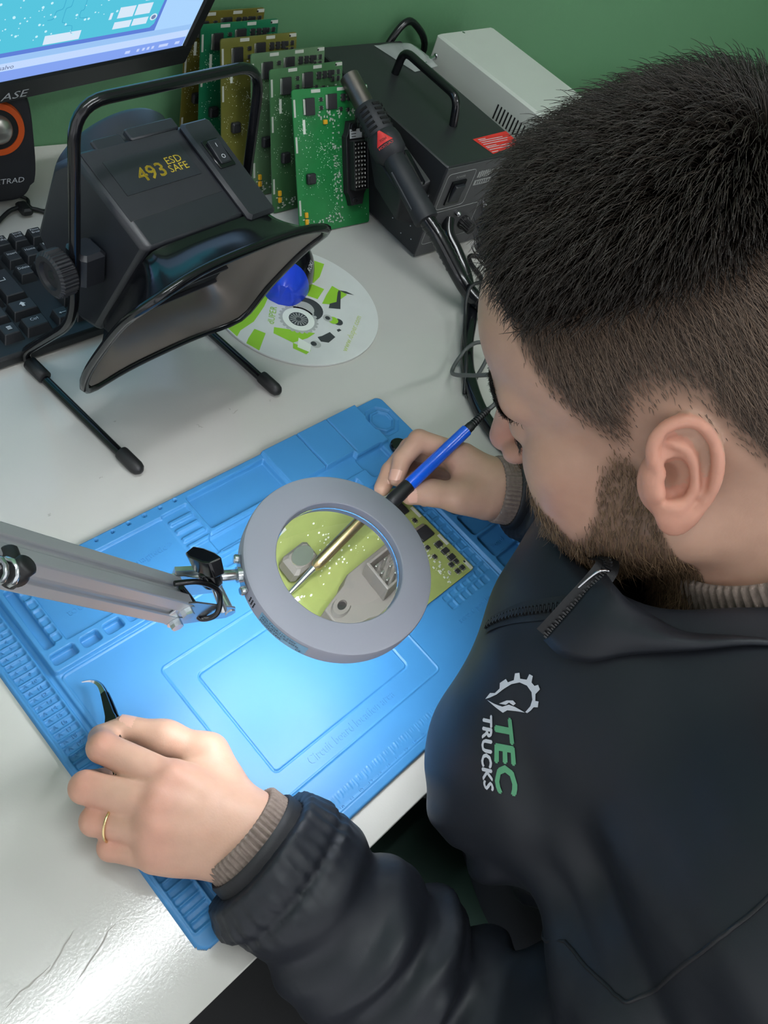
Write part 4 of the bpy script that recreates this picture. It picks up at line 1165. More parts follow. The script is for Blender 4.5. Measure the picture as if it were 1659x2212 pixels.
rim_text('VOLTAGE:110-220V', .0031, a0 - .20, -.0045, m_ink); rim_text('FREQUENCY:50-60Hz', .0031, a0 - .20, -.0075, m_ink); rim_text('POWER:24W', .0031, a0 - .20, -.0105, m_ink); rim_text('CE', .0032, a0 + .24, -.0108, m_ink)
m = MB(LR, LC)
for k in range(9):
    a = a0 - .40 + .035 * (k % 3); z = -.005 - .0022 * (k // 3); m.box((RO * math.cos(a), RO * math.sin(a), z), (.0009, .0009, .0009))
m.build('sound_holes', m_foam, ring, 0, world=True)
da = rim_dir((.1198, .1428, .1625)); aa = math.atan2(da[1], da[0])
hub = LC + LR @ (np.array([math.cos(aa), math.sin(aa), 0]) * RO + np.array([0, 0, -.0075]))
def rimpt(a, r, z): return LC + LR @ np.array([r * math.cos(a), r * math.sin(a), z])
MB(LR, LC).add(*rim_patch(aa - .20, aa + .20, -.0120, -.0030, RO + .0010)).build('mount_plate', m_zinc, ring, 60, world=True)
for s in (-.165, .165):
    MB().cyl(rimpt(aa + s, RO + .0005, -.0075), rimpt(aa + s, RO + .0040, -.0075), .0030, seg=12, ch=.0008).build('screw', m_zinc, ring, 40, world=True)
JT = np.array([.0675, .1478, .1735])
out = rimpt(aa, RO + .024, -.0060); 
st_ = MB().cyl(rimpt(aa, RO, -.0075), out, .0036, seg=16, ch=.0006); st_.cyl(rimpt(aa, RO, -.0075), rimpt(aa, RO + .003, -.0075), .0050, seg=16)
st_.build('stem', m_zinc, lamp, 50, world=True)
sd_ = nrm(out - rimpt(aa, RO, -.0075))
MB().cyl(out - sd_ * .003, out + sd_ * .016, .0026, seg=12).box(out + sd_ * .006 + np.array([0, .003, .003]), (.020, .003, .008), R=frame_z((0, 1, 0), sd_) if False else np.stack([sd_, nrm(np.cross([0, 0, 1], sd_)), np.cross(sd_, nrm(np.cross([0, 0, 1], sd_)))], 1)).build('swivel_clevis', m_zinc, lamp, 50, world=True)
# side plates of the joint
ad = nrm(np.array([-.0193, .1683, .2706]) - JT)                      # along the arm, up and to the left
asd = nrm(np.cross(ad, (0, 0, 1))); aup = nrm(np.cross(asd, ad))
AR = np.stack([ad, asd, aup], 1)
for s in (-1, 1):
    poly = [(-.002, -.0095), (.006, -.0105), (.012, -.006), (.012, .009), (.004, .012), (-.032, .016), (-.038, .012), (-.036, .006)]
    RP = np.stack([ad, aup, np.cross(ad, aup)], 1)
    MB(RP, JT - asd * s * .0092).prism(poly, -.0006, .0006).build('joint_plate', m_zinc, lamp, 30, world=True, bevel=.0003)
    for p in ((.004, .004), (.001, -.0065)):
        q = JT - asd * s * .0092 + ad * p[0] + aup * p[1]
        MB().cyl(q, q - asd * s * .0045, .0036, seg=6).cyl(q, q - asd * s * .0012, .0050, seg=16).build('bolt', m_zinc, lamp, 30, world=True)
MB(np.stack([ad, aup, np.cross(ad, aup)], 1), JT).cyl((-.033, .011, -.0105), (-.033, .011, .0105), .0030, seg=14).build('pivot_pin', m_zinc, lamp, 40, world=True)
# the arm: square channel with a groove along its flank
AL = .36; w = .0100
arm = MB(AR, JT + ad * .004)
sec = [(-w, -w), (w, -w), (w, w), (.004, w), (.004, w + .001), (-w, w + .001)]
sec = [(-w, -w), (-w * .2, -w), (-w * .2, -w + .002), (w * .2, -w + .002), (w * .2, -w), (w, -w), (w, w), (w * .2, w), (w * .2, w - .002), (-w * .2, w - .002), (-w * .2, w), (-w, w), (-w, w * .2), (-w + .002, w * .2), (-w + .002, -w * .2), (-w, -w * .2)]
V = [(0, a, b) for a, b in sec] + [(AL, a, b) for a, b in sec]; n = len(sec)
arm.add(V, [tuple(range(n - 1, -1, -1)), tuple(range(n, 2 * n))] + [(k, (k + 1) % n, n + (k + 1) % n, n + k) for k in range(n)])
arm.build('lower_arm', m_alu, lamp, 30, world=True, bevel=.0012)
# spring under the arm with its end hook
hk = np.array([-.0215, .1510, .2825])
sdir = nrm(ad + aup * -.10)
t = np.linspace(0, 1, 22 * 10); hel = hk[None] + sdir[None] * (t * .12)[:, None] + .0052 * (np.cos(t * 22 * 2 * PI)[:, None] * asd + np.sin(t * 22 * 2 * PI)[:, None] * np.cross(sdir, asd))
MB().tube(hel, .0011, 6).build('tension_spring', m_zinc, lamp, 60, world=True)
MB().cyl(hk - aup * .006, hk + aup * .007, .0048, seg=16, ch=.001).cyl(hk - asd * .005, hk + asd * .012, .0042, seg=14, ch=.001).build('spring_end', m_rub, lamp, 50, world=True)
# wing knob
kb_ = np.array([.0870, .1500, .1890]); kd = nrm((-.05, .62, .78))
KR = frame_z(kd, (1, 0, 0))
MB(KR, kb_ - kd * .012).lathe([(.0050, 0), (.0062, .003), (.0062, .010), (.004, .012)], seg=20).prism([(-.0110, -.0032), (-.006, -.0045), (.006, -.0045), (.0110, -.0032), (.0125, .0032), (.005, .0045), (-.005, .0045), (-.0125, .0032)], .010, .0215, top=1.15).build('wing_knob', m_gloss, lamp, 30, world=True, bevel=.0010)
MB().cyl(kb_ - kd * .030, kb_ - kd * .010, .0022, seg=12).build('knob_bolt', m_zinc, lamp, 40, world=True)
P = catmull([JT + ad * .020 + aup * .012, JT + ad * .008 + aup * .020 - asd * .002, JT + ad * -.008 + aup * .021 - asd * .006, JT + ad * -.018 + aup * .010 - asd * .012, JT - ad * .014 - asd * .010 + aup * .001, JT - ad * .004 - asd * .004 + aup * .006, JT + ad * .012 + aup * .011], 8)
MB().tube(P, .0017, 8).build('lamp_cable', m_gloss, lamp, 60, world=True)
# upper arm, post and clamp beyond the left edge of the picture
E1 = JT + ad * (AL + .01)
B1 = np.array([-.25, .27, .060]); ud = nrm(B1 - E1); uR = frame_z(ud, asd)
MB(uR, E1).box((0, 0, np.linalg.norm(B1 - E1) / 2), (.020, .020, np.linalg.norm(B1 - E1) - .02), ch=.0015).build('upper_arm', m_alu, lamp, 30, world=True)
for s in (-1, 1):
    MB().tube([E1 - ad * .022 + asd * s * .0115, E1 + asd * s * .0115, E1 + ud * .022 + asd * s * .0115], .0085, 10, flat=.15, up=asd).build('joint_plate', m_zinc, lamp, 30, world=True)
MB().cyl(E1 - asd * .016, E1 + asd * .016, .0045, seg=14).build('pivot_pin', m_zinc, lamp, 40, world=True)
MB().cyl((-.25, .27, .030), (-.25, .27, .075), .012, seg=20).build('post', m_zinc, lamp, 40, world=True)
MB().box((-.25, .27, .0155), (.06, .05, .031), ch=.004).build('base_clamp', m_gloss, lamp, 30, world=True)

# ------------------------------------------------------------------ soldering iron
I_tip = np.array([.2420, .1700, .0064]); I_dir = nrm(np.array([.419, .182, .088]) - I_tip)
iron = thing('soldering_iron', 'blue handled soldering iron held in the man\'s right hand', 'soldering iron', I_tip)
IR = frame_z(I_dir, (0, 1, 0)); i0 = .0955
m_iron_b = mat('bright_blue_handle', srgb(16, 92, 220), 0.28, coat=.4)
m_tipm = mat('golden_stained_steel', srgb(196, 176, 132), 0.25, metal=0.95)
def il(prof, name, m, mod=None, seg=28, par=iron): return MB(IR, I_tip).lathe(prof, seg=seg, mod=mod).build(name, m, par, 40, world=True)
il([(.0004, 0), (.0010, .004), (.0016, .013), (.0019, .0150)], 'tip', m_zinc)
il([(.0017, .0145), (.0030, .0160), (.0032, .018), (.0032, .052), (.0028, .0525)], 'barrel', m_tipm)
il([(.0036, .051), (.0046, .052), (.0046, .058), (.0038, .0585), (.0038, i0 + .002)], 'collar', m_stick)
il([(.0040, i0 - .001), (.0061, i0), (.0068, i0 + .003), (.0068, i0 + .023), (.0062, i0 + .024)], 'grip', m_rub)
il([(.0060, i0 + .0235), (.0062, i0 + .0245), (.0060, i0 + .060), (.0056, i0 + .0990), (.0044, i0 + .0995)], 'handle', m_iron_b)
il([(.0042, i0 + .0985), (.0046, i0 + .0995), (.0044, i0 + .1055), (.0034, i0 + .107)], 'strain_relief_base', m_rub)
for k in range(9): il([(.0030, i0 + .1065 + k * .0025), (.0040 - .0001 * k, i0 + .1068 + k * .0025), (.0040 - .0001 * k, i0 + .1080 + k * .0025), (.0030, i0 + .1084 + k * .0025)], 'strain_relief_rib', m_rub, seg=18)
endp = I_tip + I_dir * (i0 + .128)
il([(.0028, i0 + .106), (.0026, i0 + .129)], 'strain_relief_core', m_rub)
P = catmull([endp - I_dir * .002, endp + I_dir * .014, (.468, .192, .118), (.490, .212, .098), (.515, .245, .055), (.545, .280, .014), (.585, .294, .022), (.606, .289, .0240), (.600, .274, .0165), (.572, .262, .0050), (.552, .250, .0045), (.5436, .2505, .0032)], 8)
MB().tube(P, .0023, 8).build('cable', mat('dark_grey_cable', srgb(74, 76, 76), 0.45), iron, 60, world=True)

# ------------------------------------------------------------------ tweezers
tw = thing('tweezers', 'black curved tip tweezers held in the man\'s left hand', 'tweezers', (.03, .15, .02))
cl = catmull([(.0395, .1965, .0120), (.0440, .1930, .0140), (.0465, .1870, .0165), (.0455, .1790, .0190), (.0405, .1640, .0230), (.0360, .1530, .0260), (.0290, .1370, .0310), (.0180, .1180, .0390), (.0110, .1050, .0460)], 8)
td = np.gradient(cl, axis=0); sidev = np.array([nrm(np.cross(nrm(t), (0, 0, 1))) for t in td])
ss = np.concatenate([[0], np.cumsum(np.linalg.norm(np.diff(cl, axis=0), axis=1))]); u = ss / ss[-1]
gap = np.interp(u, [0, .1, .3, .55, .8, 1], [.0004, .0009, .0021, .0026, .0022, .0010]); wid = np.interp(u, [0, .08, .22, .40, .44, .9, 1], [.0006, .0018, .0040, .0066, .0092, .0084, .0060]); thk = .0007
nsp = int(np.searchsorted(u, .21))
def strip(i0, i1, s, m, name):
    V = []
    for i in range(i0, i1):
        t_ = nrm(td[i]); b = nrm(sidev[i] * .62 + np.array([0, 0, .78])); b = nrm(b - t_ * (b @ t_)); up_ = nrm(np.cross(b, t_)); c = cl[i] + b * s * gap[i]
        for a, q in ((-1, -1), (1, -1), (1, 1), (-1, 1)): V.append(c + up_ * a * wid[i] * .5 + b * q * thk)
    n = i1 - i0; F = [(i * 4 + k, i * 4 + (k + 1) % 4, i * 4 + 4 + (k + 1) % 4, i * 4 + 4 + k) for i in range(n - 1) for k in range(4)] + [(3, 2, 1, 0), tuple((n - 1) * 4 + k for k in range(4))]
    MB().add(V, F).build(name, m, tw, 40, world=True)
for s in (-1, 1):
    strip(0, nsp + 1, s, m_chrome, 'tip_blade'); strip(nsp, len(cl), s, m_gloss, 'arm')
# little black cap lying behind the right hand
tag(MB(rotm('z', .5), (.4150, .2345, .0082)).lathe([(.0090, 0), (.0098, .001), (.0098, .004), (.0085, .0052), (1e-9, .0056)], seg=32).build('black_cap', m_gloss, None, 40), 'small round black cap on the mat half hidden by the right hand', 'cap')
lap('lamp')
# ------------------------------------------------------------------ the man at the bench
person = thing('person', 'man in a black jacket bending over the bench, soldering, with short dark hair and beard', 'person', (.40, -.25, -.27))
HC = np.array([.3134, .0401, .3301])
HR = np.array([[.9469, -.2329, -.2214], [.3211, .6568, .6823], [-.0135, -.7172, .6968]])
U_, S_, Vt_ = np.linalg.svd(HR); HR = U_ @ Vt_
def hp(*l): return HC + HR @ np.asarray(l, float)
def hloc(P): return (P - HC) @ HR
SHL, SHR = np.array([.195, -.200, .250]), np.array([.540, -.066, .245])
ELL, WRL = np.array([.120, -.208, -.028]), np.array([.0585, .0330, .0350])
ELR, WRR = np.array([.600, -.010, .060]), np.array([.4270, .1270, .0540])
NB = np.array([.356, -.098, .262])

body = Solid()
def he(c, r, k=.015, op=1, R=None): body.ell(hp(*c), r, k, op, HR if R is None else HR @ R)
def hc(a, b, ra, rb, k=.012, op=1): body.cone(hp(*a), hp(*b), ra, rb, k, op)
# skull and face
he((0, -.008, .052), (.0755, .0985, .079), .01)
he((0, -.040, .015), (.066, .060, .060), .03)
he((0, .042, .058), (.062, .054, .056), .03)
he((0, .040, -.022), (.0565, .050, .074), .03)
for s in (-1, 1):
    he((s * .044, .060, -.008), (.020, .022, .018), .02)
    he((s * .036, .062, -.040), (.026, .028, .034), .025)
    hc((s * .056, .004, -.050), (s * .024, .078, -.092), .020, .0165, .03)
    hc((s * .048, .074, .034), (s * .012, .094, .030), .0105, .0095, .012)
hc((-.012, .090, -.092), (.012, .090, -.092), .0180, .0180, .02)
he((0, .080, -.052), (.030, .026, .032), .018)
for s in (-1, 1):
    he((s * .032, .100, .010), (.0165, .0150, .0115), .010, -1)
    he((s * .032, .0795, .0095), (.0145, .0140, .0130), .004)
hc((0, .096, .022), (0, .1185, -.016), .0075, .0108, .008)
for s in (-1, 1): he((s * .0120, .108, -.0225), (.0085, .0100, .0080), .006)
for s in (-1, 1): he((s * .0065, .1130, -.0300), (.0035, .0050, .0030), .002, -1)
hc((-.020, .096, -.050), (.020, .096, -.050), .0050, .0050, .006); hc((-.018, .097, -.062), (.018, .097, -.062), .0058, .0058, .006)
# neck and shoulders
body.cone(hp(0, -.022, -.020), NB, .058, .066, .035)
body.cone(hp(0, .015, -.055), NB + np.array([-.012, .030, -.02]), .036, .044, .03)
body.cone(NB + np.array([0, 0, -.03]), SHL, .062, .045, .05); body.cone(NB + np.array([0, 0, -.03]), SHR, .062, .045, .05)
body.chain([SHL, ELL, WRL], [.042, .034, .0255], .02); body.chain([SHR, ELR, WRR], [.042, .034, .0255], .02)
# ears
def ear(s):
    tiltb = math.radians(12)
    eo = nrm((s * .90, -.42, .06)); ef = np.array([0, 1., 0]) - eo * (np.array([0, 1., 0]) @ eo); ef = nrm(ef); eu = nrm(np.cross(eo, ef)) * (1 if s < 0 else -1)
    if eu[2] < 0: eu = -eu
    ef, eu = ef * math.cos(tiltb) + eu * math.sin(tiltb), eu * math.cos(tiltb) - ef * math.sin(tiltb)
    c = np.array([s * .0815, -.010, -.002])
    q = lambda f, u, o=0: c + (ef * f + eu * u + eo * o) * .001
    R = np.stack([ef, eu, eo], 1)
    he(q(-3, 2, -1), (.0165, .0265, .0032), .004, 1, R)                       # plate
    he(q(4, -5, -6), (.013, .018, .009), .008, 1, R)                          # root towards the skull
    he(q(1, -3, 3.0), (.0092, .0140, .0090), .002, -1, R)                     # concha
    he(q(3.5, -3, -3), (.0062, .0078, .0085), .002, -1, R)
    hel = [(8, 3, .5), (11, 12, 1.5), (10, 22, 2), (3, 29, 2.5), (-7, 30, 3.5), (-14.5, 23, 4.5), (-18, 11, 5), (-17.5, -2, 4.5), (-13.5, -14, 3), (-7, -24, 1.5)]
    H = catmull([q(*p) for p in hel], 3)
    for i in range(len(H) - 1): hc(H[i], H[i + 1], .0032, .0032, .0016)
    an = catmull([q(*p) for p in [(2, 19, 1.2), (-5, 14, 2), (-8.5, 4, 2.4), (-8.5, -7, 2.2), (-3.5, -15, 2), (4, -15.5, 2)]], 3)
    for i in range(len(an) - 1): hc(an[i], an[i + 1], .0024, .0024, .0018)
    hc(q(10, 0, 0), q(9, -8, 1), .0040, .0042, .004)                          # tragus
    he(q(0, -24.5, .6), (.0088, .0095, .0042), .006, 1, R)                    # lobe
    he(q(-12.6, 5, 4.8), (.0024, .0140, .0040), .0015, -1, R); he(q(-2, 23.5, 2.6), (.0085, .0028, .0032), .0015, -1, R)                  # furrow under the helix
for s in (-1, 1): ear(s)
# left hand, palm down, holding the tweezers
mcp = [np.array(p) for p in ((.0375, .0930, .0490), (.0215, .0860, .0500), (.0125, .0745, .0445), (.0075, .0640, .0340))]
rt = [np.array(p) for p in ((.0655, .0440, .0340), (.0590, .0400, .0375), (.0510, .0350, .0360), (.0450, .0310, .0300))]
for a, b, r in zip(rt, mcp, (.0135, .0135, .0130, .0120)): body.cone(a, b, .0150, r, .012)
for a, b in zip(rt, mcp): body.cone(a * .35 + b * .65 + [0, 0, .0095], b + [0, 0, .0085], .0030, .0042, .008)
body.cone(WRL, (rt[1] + rt[2]) / 2, .0245, .021, .014)
body.cone((.053, .066, .026), (.022, .062, .024), .014, .013, .014)
fl = [([mcp[0], (.0175, .1385, .0440), (.0245, .1490, .0265), (.0335, .1500, .0190)], (.0118, .0100, .0088, .0076)),
      ([mcp[1], (-.0035, .1245, .0385), (.0020, .1300, .0190), (.0150, .1270, .0130)], (.0118, .0103, .0090, .0078)),
      ([mcp[2], (-.0085, .1055, .0290), (-.0035, .1100, .0150), (.0100, .1060, .0125)], (.0110, .0096, .0086, .0075)),
      ([mcp[3], (-.0085, .0870, .0225), (-.0050, .0905, .0135), (.0060, .0870, .0120)], (.0102, .0088, .0080, .0070))]
for pts, rs in fl: body.chain(pts, rs, .0024)
body.chain([(.0660, .0560, .0300), (.0725, .0960, .0300), (.0560, .1225, .0300), (.0405, .1455, .0270)], (.0165, .0125, .0108, .0086), .010)
body.cone((.066, .078, .029), (.044, .088, .040), .0115, .0110, .012)
# right hand, pen grip
mcr = [np.array(p) for p in ((.4150, .1700, .0640), (.4240, .1700, .0500), (.4290, .1630, .0380), (.4310, .1530, .0290))]
for b, r in zip(mcr, (.0130, .0130, .0125, .0115)): body.cone(WRR + (b - WRR) * .12, b, .0200, r, .012)
fr = [([mcr[0], (.3880, .2060, .0660), (.3675, .2030, .0540), (.3530, .1925, .0470)], (.0120, .0100, .0087, .0075)),
      ([mcr[1], (.3925, .2125, .0450), (.3620, .2055, .0370), (.3440, .1970, .0330)], (.0120, .0100, .0088, .0077)),
      ([mcr[2], (.4030, .2045, .0290), (.3800, .1950, .0205), (.3720, .1810, .0180)], (.0112, .0095, .0085, .0074)),
      ([mcr[3], (.4120, .1900, .0210), (.3930, .1830, .0155), (.3860, .1710, .0150)], (.0100, .0085, .0077, .0068))]
for pts, rs in fr: body.chain(pts, rs, .0024)
body.chain([(.4070, .1270, .0500), (.3850, .1455, .0510), (.3690, .1610, .0500), (.3500, .1715, .0470)], (.0175, .0130, .0108, .0086), .009)
body.cone((.3980, .1400, .0520), (.4120, .1620, .0560), .0130, .0120, .014)
Vb, Fb = body.mesh(.0015, (-.05, -.30, -.06), (.66, .27, .50))
Vb = relax(Vb, Fb, 2, .5)
Nb = vert_normals(Vb, Fb)
lap('body %d' % len(Vb))

# regions of the head in its own frame
hl = hloc(Vb); X_, Y_, Z_ = hl.T
near = (np.abs(X_) < .12) & (np.abs(Y_) < .16) & (Z_ > -.14) & (Z_ < .17)
aX = np.abs(X_)
def sstep(a, b, v): t = np.clip((v - a) / (b - a), 0, 1); return t * t * (3 - 2 * t)
# lower hairline height as a function of the fore-aft position
hz = np.interp(Y_, [-.11, -.060, -.047, -.041, -.034, -.028, -.012, .003, .012, .021, .028, .036, .043, .050, .055, .060, .075, .10], [-.060, -.045, -.012, .003, .017, .029, .034, .030, .012, .004, .012, .026, .043, .060, .072, .102, .106, .104])
isear = near & (np.linalg.norm((hl - np.array([0, -.012, 0])) * [0, 1, 1], axis=1) < .040) & (aX > .0775)
scalp = near & ~isear
hair_m = np.where(scalp, sstep(-.006, .010, Z_ - hz + .003 * wav(hl, 300)), 0)
# beard: cheek line from the sideburn down to the mouth corner, plus moustache and chin
bl = np.interp(Y_, [-.03, .000, .012, .024, .034, .042, .052, .066, .080, .12], [-.20, -.080, -.010, -.002, -.010, -.030, -.050, -.060, -.034, -.032])
bl = np.where((aX < .030) & (Y_ > .06), -.034, bl)
beard_m = np.where(near & ~isear & (Y_ > -.002), sstep(-.010, .006, bl - Z_ + .004 * wav(hl, 260, 2)), 0) * sstep(-.155, -.135, Z_ - .25 * np.maximum(Y_ - .05, 0))
beard_m *= np.where(Z_ < -.105, sstep(-.02, .03, Y_), 1)
lips = near & (aX < .024) & (Y_ > .085) & (np.abs(Z_ + .056) < .0085)
beard_m[lips] = 0
col = np.zeros((len(Vb), 4)); col[:, 3] = 1
skin = np.array(srgb(188, 150, 130)[:3]); col[:, :3] = skin
def tint(mask, c, a): 
    m = np.clip(mask * a, 0, 1)[:, None]; col[:, :3] = col[:, :3] * (1 - m) + np.array(srgb(*c)[:3]) * m
def blob(p, r): return np.exp(-((Vb - np.asarray(p)) ** 2).sum(1) / (r * r))
tint(1.0 * isear, (214, 136, 116), .40); tint(blob(hp(0, .115, -.02), .022), (200, 120, 112), .5)
tint(1.0 * lips, (168, 100, 92), .7)
tint(blob(hp(-.045, .06, -.03), .03), (205, 138, 120), .25)
for p in mcp + [np.array(q[0][1]) for q in fl]: tint(blob(p + [0, 0, .008], .011), (200, 128, 112), .40)
for p in [np.array(q[0][1]) for q in fr] + [np.array((.350, .1715, .047)), np.array((.353, .1925, .047))]: tint(blob(p, .012), (150, 112, 96), .45)
tint(.012 * 60 * (wav(Vb, 240) > .15) * np.clip(wav(Vb, 240) - .15, 0, 1), (190, 132, 112), .35)
fade = hair_m * sstep(0, .05, Z_ - hz)
tint(hair_m, (112, 88, 72), .55); tint(fade, (36, 30, 27), .93); tint(beard_m, (92, 74, 60), .72)
me = np_mesh('body', Vb, Fb)
ca = me.color_attributes.new('Col', 'FLOAT_COLOR', 'POINT'); ca.data.foreach_set('color', col.astype(np.float32).ravel())
m_skin = mat('skin', skin, 0.48, spec=0.35, attr='Col', noise=(90, 0.05), bump=(650, 0.12, 0.0006), sss=0.15)
link('body', me, m_skin, person, 180, world=True)

# ---- nails
m_nail = mat('finger_nail', srgb(206, 160, 142), 0.3, coat=.3)
def nail(tip, prev, up, r, L=.0105):
    d = nrm(np.asarray(tip, float) - np.asarray(prev, float)); up = nrm(np.asarray(up, float) - d * (d @ np.asarray(up, float))); s = np.cross(d, up); V = []; n, k = 6, 9
    for i in range(n + 1):
        for j in range(k):
            a = (j / (k - 1) - .5) * 1.75; t = i / n; w = 1 if t < .8 else math.sqrt(max(0, 1 - ((t - .8) / .24) ** 2))
            p = np.asarray(tip) + d * (-.0055 + L * t) + (s * math.sin(a * w) + up * math.cos(a * w)) * (r + .0004) * (1 - .10 * t * t)
            V.append(p)
    MB().add(V, [(i * k + j, (i + 1) * k + j, (i + 1) * k + j + 1, i * k + j + 1) for i in range(n) for j in range(k - 1)]).build('nail', m_nail, person, 60, world=True)
cu = lambda p: nrm(CAM_C - np.asarray(p))
nail((.3500, .1715, .0470), (.3690, .1610, .0500), cu((.35, .17, .047)), .0086)
nail((.3530, .1925, .0470), (.3675, .2030, .0540), nrm(cu((.353, .19, .047)) + np.array([-.4, .5, .2])), .0075)
nail((.0405, .1455, .0270), (.0560, .1225, .0300), (.5, .3, .8), .0086)
# ---- wedding ring: a thing of its own on the ring finger
ra, rb = np.array(fl[2][0][0]), np.array(fl[2][0][1]); rp = ra + (rb - ra) * .70; rd = nrm(rb - ra)
RR = frame_z(rd); t = np.arange(48) / 48 * 2 * PI; rr = .0110
tag(MB().tube(rp + (np.cos(t)[:, None] * RR[:, 0] + np.sin(t)[:, None] * RR[:, 1]) * rr, .0009, 8, closed=True).build('wedding_ring', mat('gold', srgb(226, 202, 150), 0.22, metal=1.0), None, 60), 'plain gold wedding band on the left ring finger', 'ring')
lap('skin')
# ------------------------------------------------------------------ hair, beard, brows: single strands
def hair_mat(name, dark, light, rough=0.45):
    m = bpy.data.materials.new(name); m.use_nodes = True; nt = m.node_tree
    b = nt.nodes['Principled BSDF']; b.inputs['Roughness'].default_value = rough; b.inputs['Specular IOR Level'].default_value = 0.45
    h = nt.nodes.new('ShaderNodeHairInfo'); mx = nt.nodes.new('ShaderNodeMix'); mx.data_type = 'RGBA'
    mx.inputs[6].default_value = srgb(*dark); mx.inputs[7].default_value = srgb(*light)
    nt.links.new(h.outputs['Random'], mx.inputs[0]); nt.links.new(mx.outputs[2], b.inputs['Base Color'])
    return m
areas = np.linalg.norm(np.cross(Vb[Fb[:, 2]] - Vb[Fb[:, 0]], Vb[Fb[:, 3]] - Vb[Fb[:, 1]]), axis=1) / 2
def roots(mask, n, seed):
    r = np.random.default_rng(seed); w = areas * np.clip(mask[Fb].mean(1), 0, 1); w = w / w.sum()
    f = r.choice(len(Fb), n, p=w); a, b = r.random(n)[:, None], r.random(n)[:, None]; q = Fb[f]
    def bil(A): return (1 - a) * (1 - b) * A[q[:, 0]] + a * (1 - b) * A[q[:, 1]] + a * b * A[q[:, 2]] + (1 - a) * b * A[q[:, 3]]
    P, N = bil(Vb), bil(Nb); N /= np.linalg.norm(N, axis=1)[:, None]
    return (P - HC) @ HR, N @ HR, r
def strands(name, P, N, D, L, lift, rad, m, seg=5, curl=0.0, r=None, droop=0.0):
    """P roots, N normals, D comb directions (head frame), L lengths"""
    n = len(P)
    D = D - N * (D * N).sum(1)[:, None]; D /= np.linalg.norm(D, axis=1)[:, None] + 1e-9
    t = np.linspace(0, 1, seg + 1)[None, :, None]
    lift = np.broadcast_to(lift, (n,))[:, None, None]
    out = lift * (t - 0.55 * t * t) ; along = t ** 1.15
    pts = P[:, None] + L[:, None, None] * (N[:, None] * out + D[:, None] * along * np.sqrt(np.maximum(1 - lift * lift * .35, .2)))
    if curl:
        cv = r.normal(size=(n, 1, 3)); pts = pts + cv * curl * t * t * L[:, None, None]
        ph = r.uniform(0, 6.28, (n, 1, 1)); pts = pts + N[:, None] * np.sin(ph + t * 5) * curl * .25 * t * L[:, None, None]
    pts[:, :, 2] -= droop * (t[..., 0] ** 2) * L[:, None]
    W = pts @ HR.T + HC
    hc_ = bpy.data.hair_curves.new(name); hc_.add_curves([seg + 1] * n)
    hc_.attributes['position'].data.foreach_set('vector', W.astype(np.float32).ravel())
    ra = hc_.attributes.get('radius') or hc_.attributes.new('radius', 'FLOAT', 'POINT')
    tt = np.linspace(0, 1, seg + 1); rr = (rad * (1 - .75 * tt ** 2))[None].repeat(n, 0) * (.8 + .4 * np.random.default_rng(1).random((n, 1)))
    ra.data.foreach_set('value', rr.astype(np.float32).ravel())
    hc_.materials.append(m)
    o = bpy.data.objects.new(name, hc_); COL.objects.link(o); o.parent = person; o.matrix_parent_inverse = world_matrix(person).inverted()
    return tag(o, kind='stuff')
m_hair = hair_mat('dark_brown_hair', (24, 20, 18), (52, 44, 38)); m_side = hair_mat('brown_side_hair', (56, 46, 40), (128, 106, 90)); m_beard = hair_mat('brown_beard_hair', (66, 50, 37), (146, 118, 90))
topz = .090 + .10 * np.maximum(-.02 - Y_, 0)
w_top = hair_m * sstep(-.010, .006, Z_ - topz)
w_side = hair_m * (1 - w_top) * (.10 + .90 * sstep(0, .045, Z_ - hz))
whorl = np.array([-.010, -.062, .116])
P, N, r = roots(w_top, 20000, 21)
away = P - whorl; away /= np.linalg.norm(away, axis=1)[:, None] + 1e-6
sw_dir = np.cross(N, away)
fr_w = sstep(.015, .070, P[:, 1])
D = (away * 1.0 + sw_dir * .35 + np.array([-.35, .25, .0]) * sstep(-.04, .03, P[:, 1])[:, None]) * (1 - fr_w)[:, None] + np.array([-.55, -.45, 1.0]) * fr_w[:, None] + r.normal(size=P.shape) * .09
Lh = (.046 - .016 * fr_w) * r.uniform(.8, 1.08, len(P)) * (.50 + .50 * sstep(.088, .112, P[:, 2])) * (.60 + .40 * sstep(-.080, -.045, P[:, 1]))
strands('hair', P, N, D, Lh, 1.50 - .35 * fr_w, .00024, m_hair, 6, .06, r)
P, N, r = roots(w_side, 30000, 22)
D = np.array([0, -.30, -1.0]) + np.array([0, .9, 0]) * sstep(.02, .06, P[:, 1])[:, None] * .3 + r.normal(size=P.shape) * .16
hzr = np.interp(P[:, 1], [-.11, -.060, -.047, -.034, -.028, -.012, .003, .012, .021, .036, .050, .06, .10], [-.060, -.045, -.012, .017, .029, .034, .030, .012, .004, .026, .060, .102, .104])
Ls = (.0030 + .0130 * sstep(.0, .06, P[:, 2] - hzr)) * r.uniform(.7, 1.2, len(P))
strands('side_hair', P, N, D, Ls, .32, .00015, m_side, 4, .10, r)
P, N, r = roots(beard_m, 15000, 23)
front = sstep(.03, .09, P[:, 1]); low = sstep(-.045, -.095, P[:, 2])
D = np.array([0, .10, -1.0]) + np.stack([np.sign(P[:, 0]) * .25 * (P[:, 2] > -.055) * front, .35 * low * front, 0 * low], 1) + r.normal(size=P.shape) * .22
Lb = (.0050 + .0110 * low + .0050 * front) * r.uniform(.5, 1.25, len(P))
Lb = np.where(r.random(len(P)) < .04 * low, Lb * 1.8, Lb)
strands('beard', P, N, D, Lb, .48, .00015, m_beard, 5, .16, r)
